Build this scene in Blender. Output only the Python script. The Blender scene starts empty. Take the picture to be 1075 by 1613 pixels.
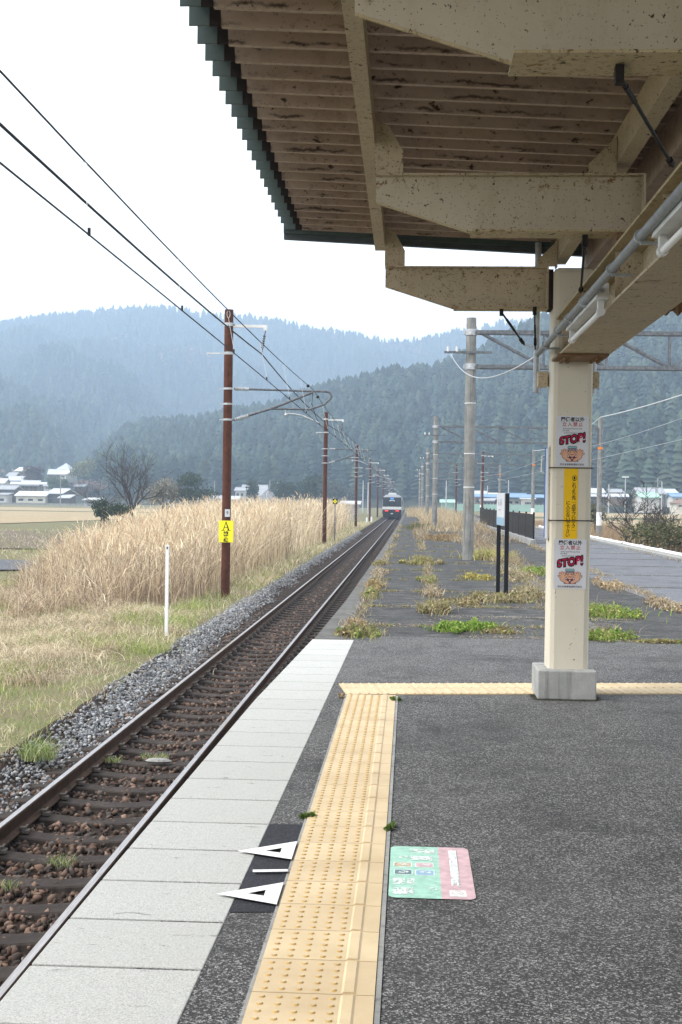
import bpy, bmesh, math, random
import numpy as np
from mathutils import Vector, Matrix
from math import radians as R, sin, cos, pi

S = bpy.context.scene
COL = S.collection
random.seed(5)
RNG = np.random.default_rng(7)

# ------------------------------------------------------------------ camera
FPX, EYE, ROLL = 2033.0, 1.577, R(0.85)          # focal length in photo pixels, eye height over the platform, roll
_fw = Vector((645 - 537.5, 806.5 - 788, -FPX)).normalized()
_up = Vector((sin(ROLL), cos(ROLL), 0)); _up = (_up - _fw * _up.dot(_fw)).normalized()
_rt = _fw.cross(_up)
CM = Matrix((_rt, _fw, _up))                      # camera space -> world
cam = bpy.data.objects.new("camera", bpy.data.cameras.new("camera"))
COL.objects.link(cam); S.camera = cam
cam.matrix_world = Matrix.Translation((0, 0, EYE)) @ CM.to_4x4()
cam.data.sensor_fit = 'VERTICAL'; cam.data.sensor_height = 36.0
cam.data.lens = FPX / 1613 * 36.0
cam.data.clip_start = 0.05; cam.data.clip_end = 9000

def P(u, v, x=None, y=None, z=None):
    """Photo pixel -> world point on the plane x, y or z = const."""
    d = CM @ Vector((u - 537.5, 806.5 - v, -FPX)); c = Vector((0, 0, EYE))
    i, val = (0, x) if x is not None else (1, y) if y is not None else (2, z)
    return c + d * ((val - c[i]) / d[i])

# ------------------------------------------------------------------ light
SUN_EL, SUN_AZ = R(48), R(252)                    # azimuth clockwise from +y: from the left and a little behind
w = bpy.data.worlds.new("World"); S.world = w; w.use_nodes = True
nt = w.node_tree; nt.nodes.clear()
sky = nt.nodes.new('ShaderNodeTexSky'); sky.sky_type = 'NISHITA'; sky.sun_disc = False
sky.sun_elevation = SUN_EL; sky.sun_rotation = SUN_AZ
b1 = nt.nodes.new('ShaderNodeBackground'); b1.inputs[1].default_value = 0.10
nt.links.new(sky.outputs[0], b1.inputs[0])
tc = nt.nodes.new('ShaderNodeTexCoord'); nz = nt.nodes.new('ShaderNodeTexNoise')
mp = nt.nodes.new('ShaderNodeMapping'); mp.inputs['Scale'].default_value = (1.2, 1.2, 4.0)
nt.links.new(tc.outputs['Generated'], mp.inputs[0]); nt.links.new(mp.outputs[0], nz.inputs['Vector'])
nz.inputs['Scale'].default_value = 1.6; nz.inputs['Detail'].default_value = 5
cr = nt.nodes.new('ShaderNodeValToRGB')
cr.color_ramp.elements[0].position = .3; cr.color_ramp.elements[0].color = (.90, .935, .985, 1)
cr.color_ramp.elements[1].position = .62; cr.color_ramp.elements[1].color = (1, 1, 1, 1)
nt.links.new(nz.outputs[0], cr.inputs[0])
b2 = nt.nodes.new('ShaderNodeBackground'); b2.inputs[1].default_value = 1.0
nt.links.new(cr.outputs[0], b2.inputs[0])
mx = nt.nodes.new('ShaderNodeMixShader'); mx.inputs[0].default_value = 0.90
nt.links.new(b1.outputs[0], mx.inputs[1]); nt.links.new(b2.outputs[0], mx.inputs[2])
ow = nt.nodes.new('ShaderNodeOutputWorld'); nt.links.new(mx.outputs[0], ow.inputs[0])
sl = bpy.data.lights.new("sun", 'SUN'); sl.energy = 2.0; sl.angle = R(16); sl.color = (1, .955, .89)
so = bpy.data.objects.new("sun", sl); COL.objects.link(so)
_sd = Vector((sin(SUN_AZ) * cos(SUN_EL), cos(SUN_AZ) * cos(SUN_EL), sin(SUN_EL)))
so.rotation_euler = _sd.to_track_quat('Z', 'Y').to_euler(); so.location = (-30, -10, 40)
S.view_settings.view_transform = 'Standard'; S.view_settings.look = 'None'
S.view_settings.gamma = 1; S.view_settings.use_curve_mapping = False
S.view_settings.exposure = 1.08
S.render.engine = 'CYCLES'
S.cycles.use_denoising = True
S.cycles.max_bounces = 6; S.cycles.volume_bounces = 2; S.cycles.diffuse_bounces = 4
S.cycles.transparent_max_bounces = 8

# ------------------------------------------------------------------ materials
def _nodes(name):
    m = bpy.data.materials.new(name); m.use_nodes = True
    t = m.node_tree; b = t.nodes['Principled BSDF']; b.inputs['Specular IOR Level'].default_value = .18; return m, t, b
def ramp(t, fac, stops, interp='LINEAR'):
    r = t.nodes.new('ShaderNodeValToRGB'); e = r.color_ramp.elements
    r.color_ramp.interpolation = interp
    while len(e) < len(stops): e.new(0.5)
    for k, (p, c) in enumerate(stops):
        e[k].position = p; e[k].color = (c if len(c) == 4 else (*c, 1)) if not isinstance(c, (int, float)) else (c, c, c, 1)
    t.links.new(fac, r.inputs[0]); return r.outputs[0]
def noise(t, vec, scale, detail=4, rough=.55, dist=0, stretch=None):
    n = t.nodes.new('ShaderNodeTexNoise'); n.inputs['Scale'].default_value = scale
    n.inputs['Detail'].default_value = detail; n.inputs['Roughness'].default_value = rough
    n.inputs['Distortion'].default_value = dist
    if stretch:
        mpn = t.nodes.new('ShaderNodeMapping'); mpn.inputs['Scale'].default_value = stretch
        t.links.new(vec, mpn.inputs[0]); vec = mpn.outputs[0]
    t.links.new(vec, n.inputs['Vector']); return n.outputs[0]
def voro(t, vec, scale, out='Color', feature='F1'):
    n = t.nodes.new('ShaderNodeTexVoronoi'); n.inputs['Scale'].default_value = scale; n.feature = feature
    t.links.new(vec, n.inputs['Vector']); return n.outputs[out]
def mixc(t, fac, a, b, mode='MIX'):
    m = t.nodes.new('ShaderNodeMix'); m.data_type = 'RGBA'; m.blend_type = mode
    for s, v in ((0, fac), (6, a), (7, b)):
        if isinstance(v, (int, float)): m.inputs[s].default_value = v
        elif isinstance(v, tuple): m.inputs[s].default_value = (*v, 1) if len(v) == 3 else v
        else: t.links.new(v, m.inputs[s])
    return m.outputs[2]
def bump(t, h, bs, strength, dist=.01):
    b = t.nodes.new('ShaderNodeBump'); b.inputs['Strength'].default_value = strength
    b.inputs['Distance'].default_value = dist
    t.links.new(h, b.inputs['Height']); t.links.new(b.outputs[0], bs.inputs['Normal'])
def coord(t, world=False):
    if world: return t.nodes.new('ShaderNodeNewGeometry').outputs['Position']
    return t.nodes.new('ShaderNodeTexCoord').outputs['Object']

def plain(name, c, rough=.6, metal=0, var=.15, scale=8, bmp=0):
    m, t, b = _nodes(name); v = coord(t)
    n = noise(t, v, scale)
    lo = tuple(max(0, x * (1 - var)) for x in c); hi = tuple(min(1, x * (1 + var)) for x in c)
    t.links.new(ramp(t, n, [(.3, lo), (.7, hi)]), b.inputs['Base Color'])
    b.inputs['Roughness'].default_value = rough; b.inputs['Metallic'].default_value = metal
    if bmp: bump(t, n, b, bmp)
    return m
def attr_mat(name, rough=.85, translucent=0, spec=.2):
    m, t, b = _nodes(name)
    a = t.nodes.new('ShaderNodeAttribute'); a.attribute_name = 'Col'
    t.links.new(a.outputs['Color'], b.inputs['Base Color'])
    b.inputs['Roughness'].default_value = rough
    b.inputs['Specular IOR Level'].default_value = spec
    if translucent:
        tr = t.nodes.new('ShaderNodeBsdfTranslucent'); t.links.new(a.outputs['Color'], tr.inputs[0])
        ms = t.nodes.new('ShaderNodeMixShader'); ms.inputs[0].default_value = translucent
        t.links.new(b.outputs[0], ms.inputs[1]); t.links.new(tr.outputs[0], ms.inputs[2])
        t.links.new(ms.outputs[0], t.nodes['Material Output'].inputs[0])
    return m

def asphalt(name, dark, light, big, grain=135, worn=0.0, crack=0.6):
    m, t, b = _nodes(name); v = coord(t, True)
    c1 = voro(t, v, grain); sep = t.nodes.new('ShaderNodeSeparateColor'); t.links.new(c1, sep.inputs[0])
    g = ramp(t, sep.outputs[0], [(0, dark), (.55, tuple(x * 1.7 for x in dark)), (.86, tuple(x * .55 for x in light)), (1, light)])
    n = noise(t, v, .55, 6, .6)
    g = mixc(t, ramp(t, n, [(.35, 0.0), (.7, big)]), g, tuple(x * .45 for x in light))
    n3 = noise(t, v, 2.3, 8, .7, .4)
    g = mixc(t, ramp(t, n3, [(.40, .25 + worn), (.53, 0.0)]), g, tuple(x * .8 for x in dark), 'MIX')
    dv = t.nodes.new('ShaderNodeVectorMath'); dv.operation = 'ADD'; dn = t.nodes.new('ShaderNodeTexNoise'); dn.inputs['Scale'].default_value = 2.2; dn.inputs['Detail'].default_value = 6
    t.links.new(v, dn.inputs['Vector']); ds = t.nodes.new('ShaderNodeVectorMath'); ds.operation = 'SCALE'; ds.inputs['Scale'].default_value = .9; t.links.new(dn.outputs['Color'], ds.inputs[0])
    t.links.new(v, dv.inputs[0]); t.links.new(ds.outputs[0], dv.inputs[1])
    ck = voro(t, dv.outputs[0], .55, 'Distance', 'DISTANCE_TO_EDGE'); gate = ramp(t, noise(t, v, .7, 3), [(.50, 0.0), (.62, crack)])
    g = mixc(t, mixc(t, ramp(t, ck, [(.0, 1.0), (.010, 0.0)]), (0, 0, 0), gate), g, (.018, .017, .015))
    st_ = noise(t, v, .9, 7, .75, .5); g = mixc(t, ramp(t, st_, [(.52, 0.0), (.66, .55)]), g, tuple(x * .7 for x in dark))
    if worn:
        n2 = noise(t, v, 3.2, 9, .72, .3, (.35, 1.6, 1))
        g = mixc(t, ramp(t, n2, [(.57, 0.0), (.66, worn)]), g, (.30, .28, .24))
    t.links.new(g, b.inputs['Base Color']); b.inputs['Roughness'].default_value = .82
    bump(t, voro(t, v, grain, 'Distance'), b, .55, .006)
    return m
M = {}
M['asphalt'] = asphalt('fresh_asphalt', (.030, .030, .030), (.37, .366, .36), .28, 150, 0, .5)
M['old_asphalt'] = asphalt('old_asphalt', (.030, .0305, .031), (.165, .163, .160), .26, 80, .50)
M['pale_asphalt'] = asphalt('pale_asphalt', (.085, .090, .100), (.27, .28, .31), .5, 60, .18)
M['black_patch'] = asphalt('black_paint', (.022, .023, .028), (.07, .072, .08), .2, 160)
M['road'] = asphalt('road', (.07, .075, .085), (.20, .21, .23), .4, 40)

def slab_mat():
    m, t, b = _nodes('pale_concrete_slab'); v = coord(t, True)
    n1 = noise(t, v, 170, 3, .7); n2 = noise(t, v, 1.1, 5)
    c = mixc(t, ramp(t, n1, [(.35, (.36, .36, .34)), (.62, (.60, .60, .575))]), (.56, .56, .53), (.44, .44, .42), 'MIX')
    c = ramp(t, n1, [(.33, (.26, .26, .25)), (.52, (.45, .455, .435)), (.7, (.58, .58, .56))])
    c = mixc(t, ramp(t, n2, [(.35, 0.0), (.75, .35)]), c, (.40, .41, .39))
    g_ = t.nodes.new('ShaderNodeNewGeometry'); c = mixc(t, ramp(t, g_.outputs['Random Per Island'], [(0, 0.0), (1, .45)]), c, (.37, .37, .35))
    n3 = noise(t, v, 6.5, 8, .75, .6, (1.0, 2.6, 1))
    c = mixc(t, ramp(t, n3, [(.605, 0.0), (.66, .75)]), c, (.12, .12, .10))
    t.links.new(c, b.inputs['Base Color']); b.inputs['Roughness'].default_value = .85
    bump(t, n1, b, .12, .002); return m
M['slab'] = slab_mat()
def tile_mat():
    m, t, b = _nodes('yellow_tactile_tile'); v = coord(t, True)
    n = noise(t, v, 3.5, 6); n2 = noise(t, v, 60, 6, .7)
    c = ramp(t, n, [(.3, (.53, .415, .25)), (.7, (.65, .525, .335))])
    g_ = t.nodes.new('ShaderNodeNewGeometry'); c = mixc(t, ramp(t, g_.outputs['Random Per Island'], [(0, 0.0), (1, .35)]), c, (.47, .355, .22))
    c = mixc(t, ramp(t, noise(t, v, 1.7, 8, .72, .3), [(.52, 0.0), (.70, .5)]), c, (.40, .30, .18))
    c = mixc(t, ramp(t, n2, [(.62, 0.0), (.75, .55)]), c, (.40, .29, .14))
    t.links.new(c, b.inputs['Base Color']); b.inputs['Roughness'].default_value = .62
    bump(t, n2, b, .08, .002); return m
M['tile'] = tile_mat()
M['stud'] = plain('tactile_stud_ochre', (.42, .28, .105), .65)

def steel_cream(name, base, rust_amt=.5, fine=True):
    m, t, b = _nodes(name); v = coord(t, True)
    n0 = noise(t, v, 1.4, 4); n1 = noise(t, v, 24, 7, .66, .25); n2 = noise(t, v, 3.6, 9, .74, .2); n3 = noise(t, v, 75, 3, .6)
    n4 = noise(t, v, 9, 6, .7, .4, (1, 1, .35))
    c = ramp(t, n0, [(.3, tuple(x * .84 for x in base)), (.7, base)])
    c = mixc(t, ramp(t, n4, [(.50, 0.0), (.72, min(.8, .30 * rust_amt))]), c, (.30, .19, .09))
    c = mixc(t, ramp(t, n2, [(.655 - .03 * rust_amt, 0.0), (.70 - .02 * rust_amt, min(.9, .8 * rust_amt))]), c, (.115, .062, .030))
    c = mixc(t, ramp(t, n1, [(.675 - .05 * rust_amt, 0.0), (.70 - .045 * rust_amt, .95)]), c, (.045, .026, .015))
    c = mixc(t, ramp(t, n3, [(.70 - .075 * min(1, rust_amt), 0.0), (.73 - .075 * min(1, rust_amt), .85)]), c, (.055, .035, .022))
    if rust_amt > .7:
        sp = t.nodes.new('ShaderNodeSeparateXYZ'); t.links.new(v, sp.inputs[0]); sb = t.nodes.new('ShaderNodeMath'); sb.operation = 'SUBTRACT'; sb.inputs[1].default_value = 3.0; t.links.new(sp.outputs[2], sb.inputs[0])
        em = ramp(t, sb.outputs[0], [(0, .35), (.145, 1.0), (.20, .15), (.39, .15), (.43, 1.0), (.47, 1.0), (.52, .3)])
        rn = ramp(t, noise(t, v, 34, 6, .7, .2, (.8, 1, 1)), [(.54, 0.0), (.62, 1.0)]); big_ = ramp(t, noise(t, v, 2.1, 4), [(.42, 0.0), (.56, 1.0)])
        ml = t.nodes.new('ShaderNodeMath'); ml.operation = 'MULTIPLY'; t.links.new(em, ml.inputs[0]); t.links.new(rn, ml.inputs[1]); m2 = t.nodes.new('ShaderNodeMath'); m2.operation = 'MULTIPLY'; t.links.new(ml.outputs[0], m2.inputs[0]); t.links.new(big_, m2.inputs[1])
        c = mixc(t, m2.outputs[0], c, (.17, .085, .030))
    t.links.new(c, b.inputs['Base Color']); b.inputs['Roughness'].default_value = .62
    bump(t, n1, b, .1, .003); return m
M['cream'] = steel_cream('rusty_cream_paint', (.52, .435, .31), 1.1)
M['cream_clean'] = steel_cream('cream_paint', (.66, .615, .51), .05)
M['cream_web'] = steel_cream('speckled_cream_paint', (.55, .485, .375), .8)
M['flange'] = steel_cream('rust_spotted_flange', (.52, .43, .27), 1.25)
M['rust_plate'] = steel_cream('heavy_rust', (.22, .13, .07), 1.5)
def under_mat():
    m, t, b = _nodes('weathered_brown_roof_underside'); v = coord(t, True)
    n1 = noise(t, v, 20, 6, .65, .3, (.7, 1, 1)); n2 = noise(t, v, 1.1, 5); n3 = noise(t, v, 60, 4, .65); n5 = noise(t, v, 7, 7, .7)
    c = ramp(t, n2, [(.3, (.35, .262, .217)), (.7, (.475, .37, .31))])
    c = mixc(t, ramp(t, n5, [(.5, 0.0), (.75, .5)]), c, (.14, .095, .075))
    c = mixc(t, ramp(t, n1, [(.61, 0.0), (.67, .95)]), c, (.030, .018, .013))
    c = mixc(t, ramp(t, n3, [(.63, 0.0), (.68, .85)]), c, (.04, .024, .018))
    sp = t.nodes.new('ShaderNodeSeparateXYZ'); t.links.new(v, sp.inputs[0])         # flaking paint along the lower folds
    def mth(op, a, b_):
        q = t.nodes.new('ShaderNodeMath'); q.operation = op
        for i, x in enumerate((a, b_)):
            if isinstance(x, (int, float)): q.inputs[i].default_value = x
            else: t.links.new(x, q.inputs[i])
        return q.outputs[0]
    zr = mth('ADD', mth('SUBTRACT', sp.outputs[2], 3.855 - .045 * 1.09), mth('MULTIPLY', sp.outputs[0], .045))
    zr = mth('ADD', zr, mth('MULTIPLY', mth('SUBTRACT', n5, .5), .075))
    line = ramp(t, zr, [(.006, 0.0), (.014, 1.0), (.020, 1.0), (.029, 0.0)])
    gate = ramp(t, noise(t, v, 3.3, 5, .7, 0, (.8, 1, 1)), [(.50, 0.0), (.60, .85)])
    c = mixc(t, mth('MULTIPLY', line, gate), c, (.03, .018, .013))
    t.links.new(c, b.inputs['Base Color']); b.inputs['Roughness'].default_value = .75
    bump(t, n1, b, .15, .003); return m
M['under'] = under_mat()
M['under_lit'] = plain('painted_lit_roof_fold', (.43, .345, .285), .7, 0, .25, 30)  # paler lower folds: light from below put into the colour
M['green'] = plain('dark_green_sheet', (.066, .090, .088), .5, 0, .2, 10)
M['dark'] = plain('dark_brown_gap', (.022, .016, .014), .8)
M['fascia'] = plain('blue_green_fascia', (.075, .090, .100), .55)
M['galv'] = plain('galvanised_steel', (.42, .44, .46), .45, .35, .25, 14)
M['galv_dark'] = plain('weathered_galvanised_steel', (.13, .14, .155), .55, .2, .35, 12)
M['white_paint'] = plain('white_paint', (.80, .80, .80), .5, 0, .06)
M['enamel'] = plain('grey_white_enamel', (.62, .63, .63), .4, 0, .1)
M['tube'] = plain('milky_glass_tube', (.86, .87, .88), .2, 0, .02)
M['conduit'] = plain('grey_conduit', (.24, .26, .28), .45, .1, .15, 20)
M['black'] = plain('black_paint_gloss', (.012, .013, .017), .4, 0, .2)
M['iron'] = plain('black_iron', (.020, .016, .014), .6, 0, .4, 30)
def concrete(name, a, bcol, sc=2.2):
    m, t, b = _nodes(name); v = coord(t)
    n = noise(t, v, sc, 8, .65); n2 = noise(t, v, 4, 6, .6, .2, (3.5, 3.5, .25)); n3 = noise(t, v, 90, 3)
    c = ramp(t, n, [(.3, a), (.7, bcol)])
    c = mixc(t, ramp(t, n2, [(.52, 0.0), (.68, .65)]), c, tuple(x * .42 for x in a))
    c = mixc(t, ramp(t, n3, [(.5, 0.0), (.75, .3)]), c, tuple(x * .5 for x in a))
    t.links.new(c, b.inputs['Base Color']); b.inputs['Roughness'].default_value = .85
    bump(t, n3, b, .2, .004); return m
M['concrete'] = concrete('grey_concrete', (.22, .225, .22), (.36, .36, .345))
M['pole_concrete'] = concrete('streaked_pole_concrete', (.16, .165, .16), (.30, .30, .285), 3)
M['plinth'] = concrete('plinth_concrete', (.27, .28, .275), (.42, .42, .40), 4)
M['edge_concrete'] = concrete('dark_edge_concrete', (.075, .073, .068), (.15, .147, .138), 3)
def rusty(name, a, bcol, sc=6):
    m, t, b = _nodes(name); v = coord(t); n = noise(t, v, sc, 8, .7); n2 = noise(t, v, 60, 4)
    c = ramp(t, n, [(.3, a), (.72, bcol)])
    c = mixc(t, ramp(t, n2, [(.6, 0.0), (.75, .4)]), c, tuple(x * .4 for x in a))
    t.links.new(c, b.inputs['Base Color']); b.inputs['Roughness'].default_value = .8
    bump(t, n2, b, .2, .003); return m
M['mast'] = rusty('brown_weathering_steel', (.052, .019, .012), (.115, .043, .026))
M['rail_side'] = rusty('rusty_rail', (.040, .023, .016), (.105, .064, .044), 10)
m_, t_, b_ = _nodes('worn_rail_top'); b_.inputs['Metallic'].default_value = .85; b_.inputs['Roughness'].default_value = .28
t_.links.new(ramp(t_, noise(t_, coord(t_, True), 30, 5, .6, 0, (4, .15, 1)), [(.3, (.30, .26, .235)), (.7, (.52, .48, .45))]), b_.inputs['Base Color'])
M['rail_top'] = m_
M['sleeper'] = concrete('brown_stained_concrete', (.030, .024, .021), (.062, .050, .044), 5)
M['clip'] = rusty('grey_rail_clip', (.10, .085, .075), (.22, .20, .18), 20)
M['attr_grass'] = attr_mat('grass_blades', .8, .25)
M['attr_leaf'] = attr_mat('small_leaves', .7, .2)
M['attr_stone'] = attr_mat('crushed_stone', .85, 0, .3)
M['attr_tree'] = attr_mat('forest_crowns', .9, 0, .1)
M['bark'] = rusty('grey_brown_bark', (.035, .028, .026), (.075, .06, .055), 14)
def ground_mat(name, cols, sc=.8, fine=25):
    m, t, b = _nodes(name); v = coord(t, True)
    n = noise(t, v, sc, 8, .65, .2); n2 = noise(t, v, fine, 5, .7)
    c = ramp(t, n, [(.28 + .44 * k / (len(cols) - 1), c) for k, c in enumerate(cols)])
    c = mixc(t, ramp(t, n2, [(.35, .6), (.65, 0.0)]), c, tuple(x * .45 for x in cols[0]))
    t.links.new(c, b.inputs['Base Color']); b.inputs['Roughness'].default_value = .95
    bump(t, n2, b, .5, .03); return m
M['soil'] = ground_mat('verge_soil', [(.13, .105, .07), (.20, .17, .105), (.17, .185, .075), (.28, .235, .15)])
M['bed'] = ground_mat('ballast_bed', [(.030, .021, .017), (.055, .036, .027)], 6, 60)
M['bed_grey'] = ground_mat('grey_ballast_bed', [(.10, .105, .11), (.2, .2, .2)], 6, 60)
M['field'] = ground_mat('dry_field', [(.22, .17, .10), (.36, .29, .18), (.30, .26, .15)], .05, 3)
M['stubble'] = ground_mat('pale_stubble', [(.34, .27, .165), (.42, .335, .21)], .1, 3)
M['green_strip'] = ground_mat('green_bank', [(.10, .12, .05), (.17, .17, .08)], .3, 5)
M['brown_plough'] = ground_mat('ploughed_brown', [(.13, .105, .08), (.19, .155, .115)], .3, 4)
M['hill_soil'] = ground_mat('forest_floor', [(.028, .036, .022), (.05, .05, .032)], .02, .3)
M['yellow_sign'] = plain('yellow_sign_face', (.88, .80, .03), .4, 0, .03)
M['yellow_tape'] = plain('amber_sticker', (.80, .49, .01), .5, 0, .06)
M['sticker'] = plain('pale_sticker', (.60, .615, .66), .5, 0, .05)
M['ink'] = plain('black_ink', (.012, .012, .012), .5)
M['red_ink'] = plain('red_ink', (.36, .03, .05), .5)
M['crimson'] = plain('crimson_ink', (.40, .008, .06), .5)
M['skin_ink'] = plain('skin_tone_ink', (.62, .36, .24), .5)
M['teal_ink'] = plain('teal_ink', (.20, .45, .47), .5)
M['grey_ink'] = plain('grey_ink', (.20, .22, .26), .5)
M['maroon_ink'] = plain('maroon_ink', (.17, .03, .05), .5)
M['mint'] = plain('worn_mint_vinyl', (.33, .56, .46), .6, 0, .18, 22)
M['pink'] = plain('worn_pink_vinyl', (.56, .39, .415), .6, 0, .18, 22)
M['mark_white'] = plain('road_marking_white', (.80, .80, .79), .6, 0, .06, 30)
M['vinyl_white'] = plain('worn_white_print', (.70, .76, .74), .6, 0, .2, 40)
M['sign_white'] = plain('sign_white', (.54, .57, .61), .35, 0, .04)
M['sign_blue'] = plain('sign_pale_blue', (.22, .38, .52), .35, 0, .06)
M['blue_edge'] = plain('blue_frame', (.10, .20, .52), .4)
M['orange'] = plain('orange_band', (.75, .22, .03), .5)
M['train_silver'] = plain('brushed_train_body', (.34, .36, .38), .35, .3, .06)
M['train_white'] = plain('train_white', (.55, .57, .58), .35)
M['train_green'] = plain('train_grey_green', (.09, .17, .18), .4)
M['glass_dark'] = plain('dark_glass', (.02, .03, .036), .45)
M['underframe'] = plain('black_underframe', (.018, .018, .02), .7)
def emit(name, c, s):
    m, t, b = _nodes(name); b.inputs['Base Color'].default_value = (*c, 1)
    b.inputs['Emission Color'].default_value = (*c, 1); b.inputs['Emission Strength'].default_value = s; return m
M['tail'] = emit('lit_tail_lamp', (.80, .05, .05), .55)
M['dest'] = emit('lit_destination_display', (.06, .22, .75), .4)

# ------------------------------------------------------------------ mesh helpers
class MB:
    """Collects boxes, prisms, tubes into one mesh with several materials."""
    def __init__(s): s.v = []; s.f = []; s.m = []
    def add(s, vs, fs, mi=0):
        o = len(s.v); s.v += [tuple(p) for p in vs]
        for f in fs: s.f.append([i + o for i in f]); s.m.append(mi)
        return s
    def box(s, x0, x1, y0, y1, z0, z1, mi=0):
        v = [(x0, y0, z0), (x1, y0, z0), (x1, y1, z0), (x0, y1, z0), (x0, y0, z1), (x1, y0, z1), (x1, y1, z1), (x0, y1, z1)]
        return s.add(v, [(0, 3, 2, 1), (4, 5, 6, 7), (0, 1, 5, 4), (1, 2, 6, 5), (2, 3, 7, 6), (3, 0, 4, 7)], mi)
    def bar(s, a, b, w, h, mi=0, up=(0, 0, 1)):
        a, b = Vector(a), Vector(b); d = (b - a).normalized(); u = Vector(up)
        if abs(d.dot(u)) > .98: u = Vector((0, 1, 0))
        r = d.cross(u).normalized() * (w / 2); u = r.cross(d).normalized() * (h / 2)
        v = [a - r - u, a + r - u, a + r + u, a - r + u, b - r - u, b + r - u, b + r + u, b - r + u]
        return s.add(v, [(0, 1, 2, 3), (7, 6, 5, 4), (0, 4, 5, 1), (1, 5, 6, 2), (2, 6, 7, 3), (3, 7, 4, 0)], mi)
    def tube(s, pts, r, n=8, mi=0, cap=True):
        pts = [Vector(p) for p in pts]; rs = r if isinstance(r, (list, tuple)) else [r] * len(pts)
        rings = []; prev = None
        for i, p in enumerate(pts):
            d = (pts[min(i + 1, len(pts) - 1)] - pts[max(i - 1, 0)]).normalized()
            u = Vector((0, 0, 1)) if abs(d.z) < .95 else Vector((1, 0, 0))
            if prev is not None: u = prev
            x = d.cross(u).normalized(); u = x.cross(d).normalized(); prev = u
            rings.append([p + (x * cos(2 * pi * k / n) + u * sin(2 * pi * k / n)) * rs[i] for k in range(n)])
        v = [q for ring in rings for q in ring]; f = []
        for i in range(len(rings) - 1):
            for k in range(n):
                f.append((i * n + k, i * n + (k + 1) % n, (i + 1) * n + (k + 1) % n, (i + 1) * n + k))
        if cap: f.append(tuple(range(n))[::-1]); f.append(tuple(range((len(rings) - 1) * n, len(rings) * n)))
        return s.add(v, f, mi)
    def prism(s, poly, axis, a, b, mi=0):
        """poly of 2-D points extruded along axis 'x','y','z' from a to b."""
        def mk(p, t): return {'x': (t, p[0], p[1]), 'y': (p[0], t, p[1]), 'z': (p[0], p[1], t)}[axis]
        n = len(poly); v = [mk(p, a) for p in poly] + [mk(p, b) for p in poly]
        f = [tuple(range(n))[::-1], tuple(range(n, 2 * n))] + [(i, (i + 1) % n, n + (i + 1) % n, n + i) for i in range(n)]
        return s.add(v, f, mi)
    def ball(s, c, r, mi=0, n=8, sq=(1, 1, 1)):
        v = []; f = []
        for i in range(1, n // 2):
            th = pi * i / (n // 2)
            for k in range(n): v.append((c[0] + r * sq[0] * sin(th) * cos(2 * pi * k / n), c[1] + r * sq[1] * sin(th) * sin(2 * pi * k / n), c[2] + r * sq[2] * cos(th)))
        v += [(c[0], c[1], c[2] + r * sq[2]), (c[0], c[1], c[2] - r * sq[2])]; L = n // 2 - 1
        for i in range(L - 1):
            for k in range(n): f.append((i * n + k, (i + 1) * n + k, (i + 1) * n + (k + 1) % n, i * n + (k + 1) % n))
        for k in range(n):
            f.append((L * n, k, (k + 1) % n)); f.append((L * n + 1, (L - 1) * n + (k + 1) % n, (L - 1) * n + k))
        return s.add(v, f, mi)
    def build(s, name, mats, parent=None, smooth=False, bevel=0):
        me = bpy.data.meshes.new(name); o_ = parent_loc(parent) if parent is not None else Vector((0, 0, 0))
        me.from_pydata([(p[0] - o_.x, p[1] - o_.y, p[2] - o_.z) for p in s.v], [], s.f)
        for m in (mats if isinstance(mats, (list, tuple)) else [mats]): me.materials.append(M[m] if isinstance(m, str) else m)
        me.polygons.foreach_set('material_index', s.m)
        bm = bmesh.new(); bm.from_mesh(me); bmesh.ops.recalc_face_normals(bm, faces=bm.faces[:]); bm.to_mesh(me); bm.free()
        if smooth: me.polygons.foreach_set('use_smooth', [True] * len(me.polygons))
        me.update()
        o = bpy.data.objects.new(name, me); COL.objects.link(o)
        if smooth:
            md = o.modifiers.new('split', 'EDGE_SPLIT'); md.split_angle = R(40)
        if bevel:
            bv = o.modifiers.new('bevel', 'BEVEL'); bv.width = bevel; bv.segments = 2; bv.limit_method = 'ANGLE'
        if parent is not None:
            o.parent = parent
        return o
def parent_loc(p):                                # parts sit unmoved in their thing's frame
    v = Vector((0, 0, 0))
    while p is not None: v += p.location; p = p.parent
    return v
def tag(o, label=None, cat=None, group=None, kind=None):
    if label: o['label'] = label
    if cat: o['category'] = cat
    if group: o['group'] = group
    if kind: o['kind'] = kind
    return o
def thing(name, label, cat, loc=(0, 0, 0), group=None):
    o = bpy.data.objects.new(name, None); COL.objects.link(o); o.location = loc; o.empty_display_size = .2
    return tag(o, label, cat, group)
def struct(name, mb, mats, **k):
    o = mb.build(name, mats, **k); o['kind'] = 'structure'; return o
def copy_tree(o, parent=None):
    c = o.copy(); COL.objects.link(c); c.parent = parent
    for ch in list(o.children): copy_tree(ch, c)
    return c
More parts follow.
